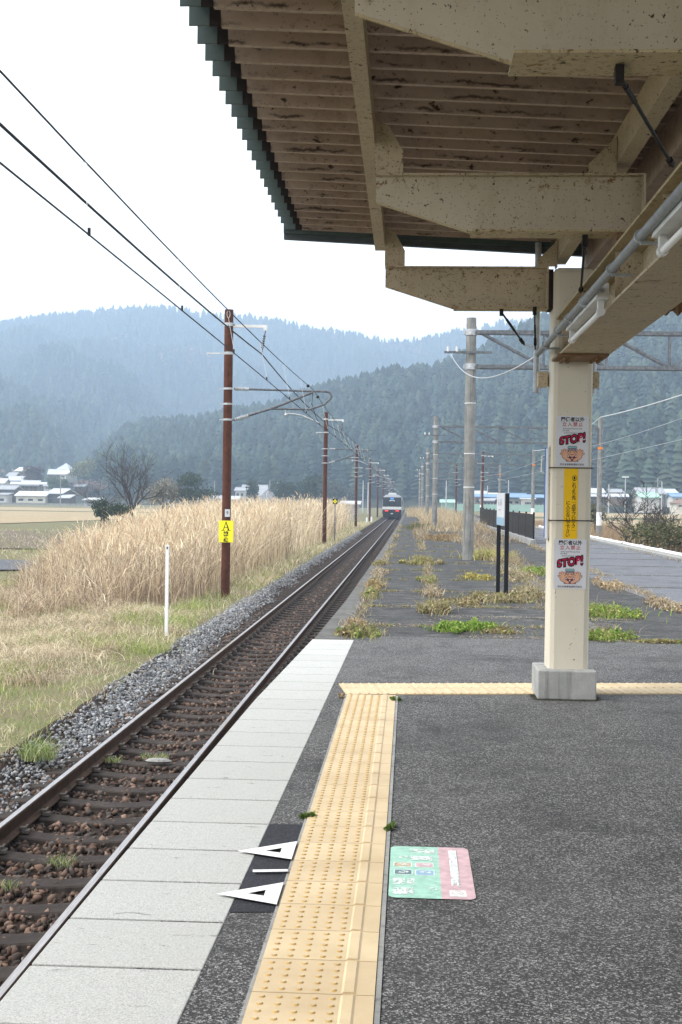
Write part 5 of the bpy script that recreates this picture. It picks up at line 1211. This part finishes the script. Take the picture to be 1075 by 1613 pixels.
v, f, c = blades(b, hgt, rng.uniform(.012, .026, N), rng.uniform(.1, .8, N), pick(SCR, N, .3, rng), 3, .4, .3, rng)
tag(link_np('scrub', v, f, 'attr_grass', c), None, kind='stuff')
N = 9000; b = np.c_[rng.uniform(9.6, 17, N), rng.uniform(64, 125, N), np.full(N, -.85)]
v, f, c = blades(b, rng.uniform(.4, 1.1, N), rng.uniform(.02, .035, N), rng.uniform(.1, .5, N), pick([(.42, .31, .19), (.34, .24, .15), (.26, .18, .12)], N, .25, rng), 3, .4, .2, rng)
tag(link_np('dry_grass', v, f, 'attr_grass', c), None, kind='stuff')

# ------------------------------------------------------------------ reeds and verge
rng = np.random.default_rng(60)
LEFT = lambda y: np.interp(y, [31, 34, 40, 45, 50, 60, 70, 90, 135], [-8.7, -10.2, -11.9, -12.9, -13.5, -14.2, -15.3, -18.3, -24])
def inside(x, y):
    """Reed bed: its front edge runs along the verge, its right edge along the track."""
    right = np.interp(y, [28, 31.5, 33, 36, 40, 50, 79, 100, 135], [-8.0, -7.4, -5.9, -5.75, -6.0, -5.75, -5.6, -5.7, -6.3])
    left = LEFT(y)
    front = 31.4 + .9 * np.sin(x * 1.7) + .7 * np.sin(x * 3.1 + 1) + np.clip(-(x + 9.4), 0, 6) * 1.7
    return (x < right) & (x > left) & (y > front)
GOLD = [(.76, .64, .445), (.66, .53, .35), (.84, .74, .56), (.47, .36, .235), (.72, .595, .405)]
REDD = [(.40, .305, .225), (.29, .215, .16), (.50, .40, .30), (.20, .145, .108)]
def clump(x, y):
    return .55 * np.sin(x * 2.3 + 1.7 * np.sin(y * .9)) * np.cos(y * 1.6 + np.sin(x * 1.1)) + .35 * np.sin(x * 5.1 + y * 3.3) + .35 * np.cos(x * .9 - y * .6)
def reed_field(n, y0, y1, hs_, wd, segs, pw):
    y = y0 + (y1 - y0) * rng.random(n) ** pw; x = rng.uniform(-22, -5.2, n); k = inside(x + rng.normal(0, .28, n), y + rng.normal(0, .75, n)) & (clump(x, y) + .9 * np.clip((y - 30.5) / 5, 0, 1) + rng.normal(0, .3, n) > -.05); x, y = x[k], y[k]; m = len(x)
    hl = np.interp(y, [30, 34, 40, 60, 135], [1.45, 1.75, 2.25, 2.6, 2.75]) * np.interp(x - LEFT(y), [-.5, .6, 2.6, 4], [.42, .66, .92, 1]) * (1 + .20 * clump(x, y))
    h = hl * rng.uniform(*hs_, m); base = np.c_[x, y, np.interp(x, [-20, -8, -5], [-1.5, -1.3, -1.15])]
    frontness = np.clip(1 - (y - 31) / 14, 0, 1); low = h < hl * .6
    col = np.where((rng.random(m) < (.22 + .42 * frontness + .25 * low + .25 * np.clip(-(x + 9) / 4, 0, 1)))[:, None], pick(REDD, m, .25, rng), pick(GOLD, m, .2, rng))
    parts = [blades(base, h, np.full(m, wd) * rng.uniform(.6, 1.2, m), rng.uniform(.05, .45, m) + rng.uniform(.2, .8, m) * (rng.random(m) < .25), col, segs, .5, .35, rng)]
    return parts, base, h, hl, col
parts, base, h, hl, col = reed_field(48000, 29.5, 62, (.55, 1.06), .018, 4, 1.2)
p2, b2, h2, hl2, c2 = reed_field(34000, 55, 135, (.6, 1.08), .030, 3, 1.1)
p3, b3, h3, hl3, c3 = reed_field(30000, 29.5, 46, (.2, .62), .016, 3, 1.0)
parts += p2 + p3
# drooping leaves half way up and feathery tips
for (B, Hh, wd, m_) in ((base, h, .020, .55), (b2, h2, .032, .35)):
    k = rng.random(len(B)) < m_; q = B[k].copy(); q[:, 2] += Hh[k] * rng.uniform(.25, .75, k.sum()); n = k.sum()
    parts.append(blades(q, rng.uniform(.25, .6, n), np.full(n, wd), rng.uniform(.7, 1.6, n), pick(GOLD + REDD[:2], n, .2, rng), 3, .8, .1, rng))
    k = (Hh > np.quantile(Hh, .35)) & (rng.random(len(B)) < .42); q = B[k].copy(); q[:, 2] += Hh[k] * rng.uniform(.72, .95, k.sum()); n = k.sum()
    parts.append(blades(q, rng.uniform(.18, .38, n), np.full(n, wd * 1.5), rng.uniform(.3, 1.2, n), pick([(.80, .66, .45), (.70, .55, .36), (.86, .75, .56), (.55, .39, .26)], n, .2, rng), 3, .7, .25, rng))
n = 5200; x = rng.uniform(-13.5, -5.6, n); y = 31.4 + .9 * np.sin(x * 1.7) + .7 * np.sin(x * 3.1 + 1) + np.clip(-(x + 9.4), 0, 6) * 1.7 + rng.normal(-.25, .8, n); k = (clump(x * 1.4, y) > -.25) & (x < np.interp(y, [28, 31.5, 33, 36], [-7.8, -7.2, -5.8, -5.7])); x, y = x[k], y[k]; n = len(x)
parts.append(blades(np.c_[x, y, np.interp(x, [-20, -8, -5], [-1.5, -1.3, -1.16])], rng.uniform(.3, 1.1, n), rng.uniform(.008, .018, n), rng.uniform(.5, 1.7, n), pick(REDD + GOLD[1:4], n, .25, rng), 5, .75, .15, rng))
v, f, c = cat(parts); tag(link_np('reeds', v, f, 'attr_grass', c), None, kind='stuff')

def field_blades(name, n, box, zf, hr, wr, lr, pal, mask=None, segs=3, droop=.6, pw=1.0, p=None, colf=None):
    x = rng.uniform(box[0], box[1], n); y = box[2] + (box[3] - box[2]) * rng.random(n) ** pw
    if mask is not None: k = mask(x, y); x, y = x[k], y[k]
    m = len(x); col = pick(pal, m, .25, rng, p) if colf is None else colf(x, y)
    v, f, c = blades(np.c_[x, y, zf(x, y)], rng.uniform(*hr, m), rng.uniform(*wr, m), rng.uniform(*lr, m), col, segs, droop, .1, rng)
    return v, f, c
GRN = [(.26, .34, .085), (.35, .42, .125), (.15, .21, .055), (.46, .48, .19)]
STR = [(.66, .56, .39), (.56, .46, .31), (.80, .72, .55), (.36, .28, .185), (.50, .44, .27)]
vz_ = lambda x, y: np.interp(x, [-20, -12, -8, -5.6, -4.6, -4.2, -3.8], [-1.52, -1.42, -1.3, -1.17, -1.15, -1.165, -1.28])
def verge_mask(x, y):
    edge = ctr(y) - .20 + .26 * np.clip((17 - y) / 4, 0, 1) + .12 * np.sin(y * .8) + .09 * np.sin(y * 2.3)
    return (x < edge) & ~((x < -13.2) & (y > 44) & (y < 61))
def gcol(x, y):
    g = np.sin(x * .9 + 1.2) * np.cos(y * .45) + .6 * np.sin(x * 2.1 + y * 1.1) + .5 * np.cos(y * 1.9 - x * .7) + rng.normal(0, .45, len(x))
    return np.where((g > .30)[:, None], pick(GRN, len(x), .25, rng), pick(STR, len(x), .25, rng))
P_ = [field_blades('', 30000, (-14, -4.1, 8, 26), vz_, (.05, .20), (.005, .010), (.2, 1.6), None, verge_mask, 3, .7, 1.15, None, gcol),
      field_blades('', 22000, (-18, -4.4, 22, 48), vz_, (.08, .32), (.008, .016), (.2, 1.5), None, verge_mask, 3, .7, 1.1, None, gcol),
      field_blades('', 9000, (-6.4, -4.4, 40, 150), vz_, (.10, .40), (.015, .035), (.2, 1.3), STR + GRN[:1], verge_mask, 3, .7, 1.2),
      field_blades('', 12000, (-40, -13, 40, 110), vz_, (.10, .40), (.02, .04), (.2, 1.2), None, lambda x, y: (y > 61) | (y < 44), 2, .6, 1.0, None, gcol)]
for k in range(80):
    cy = 9 + 24 * rng.random(); cx = rng.uniform(-11, float(ctr(cy)) - .5); n = int(rng.uniform(90, 230)); sp = rng.uniform(.12, .4); green = rng.random() < .55
    x, y = rng.normal(cx, sp, n), rng.normal(cy, sp, n); P_.append(blades(np.c_[x, y, vz_(x, y)], rng.uniform(.14, .46, n), rng.uniform(.006, .013, n), rng.uniform(.3, 1.7, n), pick(GRN if green else STR + REDD, n, .25, rng), 4, .75, .1, rng))
# flattened straw heaps in front of the reeds
hx = [(-6.5, 24), (-8, 22.5), (-7.4, 27), (-9.2, 26), (-6.2, 28.5), (-10.2, 29), (-6.0, 20.5), (-8.6, 19.5), (-9.5, 23.5), (-7.0, 30)]
for cx, cy in hx:
    n = 1300; x = rng.normal(cx, .75, n); y = rng.normal(cy, .85, n); z = vz_(x, y) + .34 * np.exp(-((x - cx) ** 2 + (y - cy) ** 2) / .9) * rng.random(n)
    P_.append(blades(np.c_[x, y, z], rng.uniform(.12, .38, n), rng.uniform(.006, .013, n), rng.uniform(1.2, 2.8, n), pick(STR[:4] + REDD[:1], n, .25, rng), 4, .9, .2, rng))
v, f, c = cat(P_); tag(link_np('verge_grass', v, f, 'attr_grass', c), None, kind='stuff')

def tuft(name, label, cx, cy, z, rad, n, hr, wr, lr, pal, seed, cat_='grass tuft', group=None, pal2=None):
    r_ = np.random.default_rng(seed); a = r_.uniform(0, 2 * pi, n); q = rad * np.sqrt(r_.random(n))
    v, f, c = blades(np.c_[cx + q * np.cos(a), cy + q * np.sin(a), np.full(n, z)], r_.uniform(*hr, n), r_.uniform(*wr, n), r_.uniform(*lr, n), pick(pal, n, .25, r_), 4, .6, .08, r_)
    o = link_np(name, v, f, 'attr_grass', c); tag(o, label, cat_, group); return o
BRI = [(.20, .30, .07), (.30, .40, .13), (.15, .24, .06), (.55, .55, .32), (.48, .46, .26)]
tuft('grass_tuft', 'spiky green grass tuft on the grey ballast at the left edge', *P(60, 1195, z=-1.22).xy, -1.22, .20, 260, (.12, .34), (.006, .011), (.3, 1.1), BRI, 71)
tuft('grass_tuft', 'green grass tuft between the sleepers nearest the camera', *P(100, 1362, z=-1.36).xy, -1.36, .13, 130, (.04, .12), (.003, .006), (.3, 1.3), BRI, 72)
tuft('grass_tuft', 'green grass tuft against the inside of the far rail at the left edge', *P(8, 1400, z=-1.36).xy, -1.36, .09, 80, (.04, .10), (.003, .006), (.3, 1.3), BRI, 73)
tuft('grass_tuft', 'small green tuft on a sleeper, left of the pale stone', *P(178, 1200, z=-1.31).xy, -1.31, .10, 90, (.04, .09), (.004, .007), (.3, 1.3), BRI, 74)
tuft('grass_tuft', 'yellow green tuft beside the pale stone between the rails', *P(245, 1195, z=-1.33).xy, -1.33, .16, 120, (.04, .10), (.004, .007), (.3, 1.4), BRI + STR[:1], 75)
m1 = MB(); px = P(250, 1197, z=-1.29); m1.ball((px.x, px.y, -1.30), .09, 0, 8, (1.7, .7, .35)); tag(m1.build('pale_stone', 'concrete'), 'pale flat stone lying on a sleeper between the rails', 'stone')

# ------------------------------------------------------------------ weeds in the platform joints
SED = [(.26, .24, .09), (.32, .27, .13), (.17, .20, .07), (.38, .32, .20), (.22, .15, .09)]
LIM = [(.16, .28, .04), (.24, .36, .06), (.11, .21, .035), (.32, .38, .10)]
DRY = [(.42, .355, .25), (.33, .265, .175), (.52, .45, .33), (.24, .18, .12)]
ORN = [(.36, .265, .15), (.44, .345, .21), (.27, .19, .115)]
def weed(name, label, u, v_, rx, ry, hh, n, pal, seed, kind='leaf', group='weeds in the platform joints', cat_='weed'):
    p = P(u, v_, z=.0); r_ = np.random.default_rng(seed); parts = []
    hh *= .72
    for _ in range(max(3, int(n / 130))):
        ox, oy = np.clip(r_.normal(0, .5), -1.3, 1.3) * rx, np.clip(r_.normal(0, .5), -1.3, 1.3) * ry
        parts.append(leaf_cloud((p.x + ox, p.y + oy, .01), (rx * r_.uniform(.18, .45), ry * r_.uniform(.18, .45), hh * r_.uniform(.35, 1)), min(85, n // 3), .016 + .0006 * p.y, pal, r_, -.05))
    m = n // 3; a = r_.uniform(0, 2 * pi, m); q = np.abs(r_.normal(0, .6, m))
    parts.append(blades(np.c_[p.x + rx * q * np.cos(a), p.y + ry * q * np.sin(a), np.full(m, -.005)], r_.uniform(.4, 1.25, m) * hh, np.full(m, .006 + .0004 * p.y), r_.uniform(.3, 1.4, m), pick(pal, m, .25, r_), 3, .6, .15, r_))
    v, f, c = cat(parts); o = link_np(name, v, f, 'attr_leaf', c); return tag(o, label, cat_, group)
W = [('weed_clump', 'yellow green weed clump at the corner of the pale edge slabs', 572, 1000, .22, .45, .16, 1600, SED + LIM[:1]),
     ('weed_clump', 'dry orange weed clump behind the slab corner weeds', 560, 985, .16, .4, .14, 900, ORN + DRY[:2]),
     ('weed_clump', 'bright green low weed clump on the joint, left half', 708, 992, .22, .30, .13, 1500, LIM),
     ('weed_clump', 'bright green low weed clump on the joint, right half', 748, 990, .26, .32, .15, 1700, LIM),
     ('weed_clump', 'straggling yellow green weeds right of the bright green clumps', 785, 996, .32, .3, .07, 900, SED),
     ('weed_clump', 'tall pale weed clump on the joint left of the name board', 683, 962, .20, .7, .26, 1500, SED + DRY[:1]),
     ('weed_clump', 'dry brown weeds on the lengthwise joint behind the tall pale clump', 678, 935, .16, .9, .16, 1000, DRY + ORN[:1]),
     ('weed_clump', 'small green weeds on the lengthwise joint, middle', 674, 915, .16, .9, .14, 800, SED + LIM[:1]),
     ('weed_clump', 'rounded yellow green tuft at the far end of the lengthwise joint', 664, 888, .36, .8, .30, 1400, SED + [(.34, .32, .10)]),
     ('weed_clump', 'broad low weed mat at the foot of the name board', 790, 946, .62, .7, .18, 2400, SED + DRY[:1]),
     ('weed_clump', 'low weed strip left of the name board foot', 735, 951, .40, .4, .08, 900, SED + ORN[:1]),
     ('weed_clump', 'yellow weed clump behind the name board posts', 757, 911, .38, .7, .14, 1000, [(.42, .34, .08), (.34, .30, .10), (.24, .22, .08)]),
     ('weed_clump', 'large yellow green grass tuft behind the nearest concrete pole', 768, 880, .62, 1.0, .42, 2000, [(.40, .38, .12), (.30, .30, .10), (.48, .42, .20)]),
     ('weed_clump', 'brown dry tuft between the two nearest concrete poles', 696, 850, .60, 1.4, .38, 1700, [(.30, .21, .12), (.38, .28, .17), (.24, .19, .09)]),
     ('weed_clump', 'dry tuft left of the nearest concrete pole', 727, 853, .45, 1.2, .32, 1200, DRY + ORN[:1]),
     ('weed_clump', 'orange dry weeds on the edge joint, middle of its row', 590, 924, .17, .8, .18, 1200, ORN + SED[:1]),
     ('weed_clump', 'green weeds on the edge joint before the orange ones', 584, 940, .15, .7, .16, 1000, SED + LIM[:1]),
     ('weed_clump', 'pale dry weeds on the edge joint behind the orange ones', 596, 905, .15, 1.2, .18, 900, DRY),
     ('weed_clump', 'small dark weeds farthest along the edge joint', 602, 888, .2, 1.0, .14, 600, SED),
     ('weed_clump', 'dark green weed pair far along the platform', 657, 833, .55, 3, .5, 1000, [(.10, .12, .05), (.15, .15, .07)]),
     ('weed_clump', 'bright green leafy weed right of the column', 955, 968, .45, .9, .22, 2000, LIM + SED[:2]),
     ('weed_clump', 'green tufted weed by the column foot, right side', 940, 1005, .36, .35, .14, 1700, LIM + SED[:2]),
     ('weed_clump', 'orange brown dry weeds on the low kerb right of the column', 960, 925, .20, 1.3, .18, 1300, ORN + DRY[:2]),
     ('weed_clump', 'pale dry weed clump on the low kerb near the right edge', 1045, 955, .22, .7, .18, 1300, DRY + ORN[:1]),
     ('weed_clump', 'thin mossy weeds on the cross joint at the right edge', 1035, 1012, .55, .16, .05, 800, SED + LIM[:1]),
     ('weed_clump', 'yellow green leafy weed left of the column', 842, 903, .40, .9, .24, 1200, LIM + SED[:2]),
     ('weed_clump', 'dry mixed weeds between the name board and the column, near', 832, 935, .30, 1.3, .20, 1200, SED + DRY),
     ('weed_clump', 'dry mixed weeds between the name board and the column, middle', 815, 908, .30, 1.8, .24, 1100, DRY + SED[:2]),
     ('weed_clump', 'reddish dry weeds just right of the name board posts', 803, 885, .30, 2, .24, 1000, ORN + DRY + SED[:1])]
for k, a in enumerate(W): weed(*a, seed=100 + k)
for lb, u, v_ in (('tiny green weed in the joint left of the yellow paving', 481, 1290), ('tiny green weed in the joint right of the yellow paving', 612, 1306), ('tiny weed where the yellow strips meet', 626, 1104), ('tiny dry weed at the left of the yellow strip corner', 538, 1099)):
    weed('small_weed', lb, u, v_, .028, .05, .026, 80, [(.10, .16, .04), (.14, .20, .05)] if 'green' in lb or 'strips' in lb else ORN + DRY, u, 'leaf', 'tiny weeds beside the yellow paving')
# thin growth along every joint, and dry grass over the far platform
parts = []
def joint(p0, p1, n, wd, hr, pal):
    t_ = rng.random(n) ** 1.2; dens = (np.sin(t_ * 23 + p0[0] * 9) + np.sin(t_ * 41 + p0[1]) > -.3); t_ = t_[dens]; m = len(t_)
    x = p0[0] + (p1[0] - p0[0]) * t_ + rng.normal(0, wd, m); y = p0[1] + (p1[1] - p0[1]) * t_ + rng.normal(0, wd, m)
    parts.append(blades(np.c_[x, y, np.full(m, -.008)], rng.uniform(*hr, m), rng.uniform(.006, .014, m) * np.interp(y, [15, 80], [.9, 2.2]), rng.uniform(.4, 1.8, m), pick(pal, m, .3, rng), 3, .7, .15, rng))
joint((-.66, 15), (-.48, 84), 3600, .05, (.03, .14), SED + DRY + DRY); joint((.42, 16), (.50, 84), 4000, .065, (.03, .15), SED + DRY + DRY)
joint((2.4, 16), (2.8, 50), 4600, .22, (.03, .18), SED + DRY + DRY); joint((4.05, 18), (4.5, 48), 2600, .08, (.03, .14), DRY + ORN + SED[:1]); joint((7.55, 24), (7.6, 110), 2200, .12, (.05, .2), DRY + ORN)
for yy in (16.15, 19.1, 22.3, 25.6, 29, 32.5, 36, 40, 44.5, 50, 57, 65, 75): joint((-.65, yy), (2.6, yy + .25), 900, .035, (.02, .08), SED + LIM[:1] + DRY[:1])
for k in range(18): joint((4.1, 20.3 + k * 4.1), (7.5, 20.3 + k * 4.1), 300, .03, (.02, .06), DRY + ORN[:1])
n = 5200; x = rng.uniform(-.2, 4.4, n); y = 66 + 90 * rng.random(n) ** 1.2; k = (x > .75) | (y > 120); x, y = x[k], y[k]; n = len(x)
parts.append(blades(np.c_[x, y, np.full(n, -.01)], rng.uniform(.2, .85, n) * np.interp(y, [66, 76, 150], [.35, 1, 1.5]), rng.uniform(.02, .05, n), rng.uniform(.2, 1.0, n), pick([(.46, .37, .23), (.50, .39, .235), (.36, .27, .17), (.58, .48, .33)], n, .2, rng), 3, .5, .2, rng))
for x0, x1, y0, y1 in ((3.1, 4.4, 49, 84), (.2, .9, 52, 84), (1.9, 3.0, 34, 60)): 
    n = 900; parts.append(blades(np.c_[rng.uniform(x0, x1, n), rng.uniform(y0, y1, n), np.full(n, -.01)], rng.uniform(.1, .4, n), rng.uniform(.015, .03, n), rng.uniform(.3, 1.3, n), pick(DRY + ORN, n, .25, rng), 3, .6, .2, rng))
for x0, y0, x1, y1, n in ((-.62, 15, -.5, 60, 1500), (.45, 16, .48, 60, 1800), (2.45, 16, 2.8, 46, 2200), (4.05, 18, 4.4, 46, 1200), (-.6, 16.2, 2.5, 16.4, 700), (-.6, 19.2, 2.5, 19.4, 500), (-.6, 22.4, 2.5, 22.6, 500)):
    t_ = rng.random(n); x = x0 + (x1 - x0) * t_ + rng.normal(0, .13, n); y = y0 + (y1 - y0) * t_ + rng.normal(0, .13, n)
    parts.append(blades(np.c_[x, y, np.full(n, -.003)], rng.uniform(.012, .03, n), rng.uniform(.006, .016, n), rng.uniform(1.5, 5, n), pick(DRY + [(.10, .075, .05), (.15, .11, .07)], n, .3, rng), 2, .95, .3, rng))
v, f, c = cat(parts); tag(link_np('weeds', v, f, 'attr_grass', c), None, kind='stuff')
n = 900; a = rng.random(n); side = rng.integers(0, 3, n); x = np.where(side == 0, 1.03 + .50 * a, np.where(side == 1, 1.035, 1.525)) + rng.normal(0, .012, n); y = np.where(side == 0, 10.352, 10.36 + .5 * a) + rng.normal(0, .010, n)  # dark crumbs round the plinth, put in as contact shade
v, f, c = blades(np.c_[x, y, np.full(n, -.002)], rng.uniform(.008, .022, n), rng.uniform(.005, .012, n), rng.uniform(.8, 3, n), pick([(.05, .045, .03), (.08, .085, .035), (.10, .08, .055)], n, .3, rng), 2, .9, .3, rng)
tag(link_np('plinth_shade_crumbs', v, f, 'attr_grass', c), None, kind='stuff')
# straw scraps on the platform
n = 700; x = rng.uniform(.6, 3.2, n); y = rng.normal(15.0, .10, n) + np.where(rng.random(n) < .5, 0, 2.6); 
v, f, c = blades(np.c_[x, y, np.full(n, .002)], rng.uniform(.02, .04, n), rng.uniform(.004, .008, n), rng.uniform(2, 6, n), pick(DRY[:3], n, .2, rng), 3, .95, .3, rng)
tag(link_np('straw_litter', v, f, 'attr_grass', c), None, kind='stuff')

# ------------------------------------------------------------------ the air
hz = MB(); hz.box(-3000, 3000, -70, 3000, -3.0, 385)
hm = bpy.data.materials.new('haze_air'); hm.use_nodes = True; t = hm.node_tree; t.nodes.clear()
vo = t.nodes.new('ShaderNodeVolumePrincipled'); vo.inputs['Color'].default_value = (.60, .775, 1.0, 1); vo.inputs['Density'].default_value = 0.00049; vo.inputs['Anisotropy'].default_value = 0.0
t.links.new(vo.outputs[0], t.nodes.new('ShaderNodeOutputMaterial').inputs['Volume'])
M['haze'] = hm
ho = hz.build('haze', 'haze'); tag(ho, None, kind='stuff')
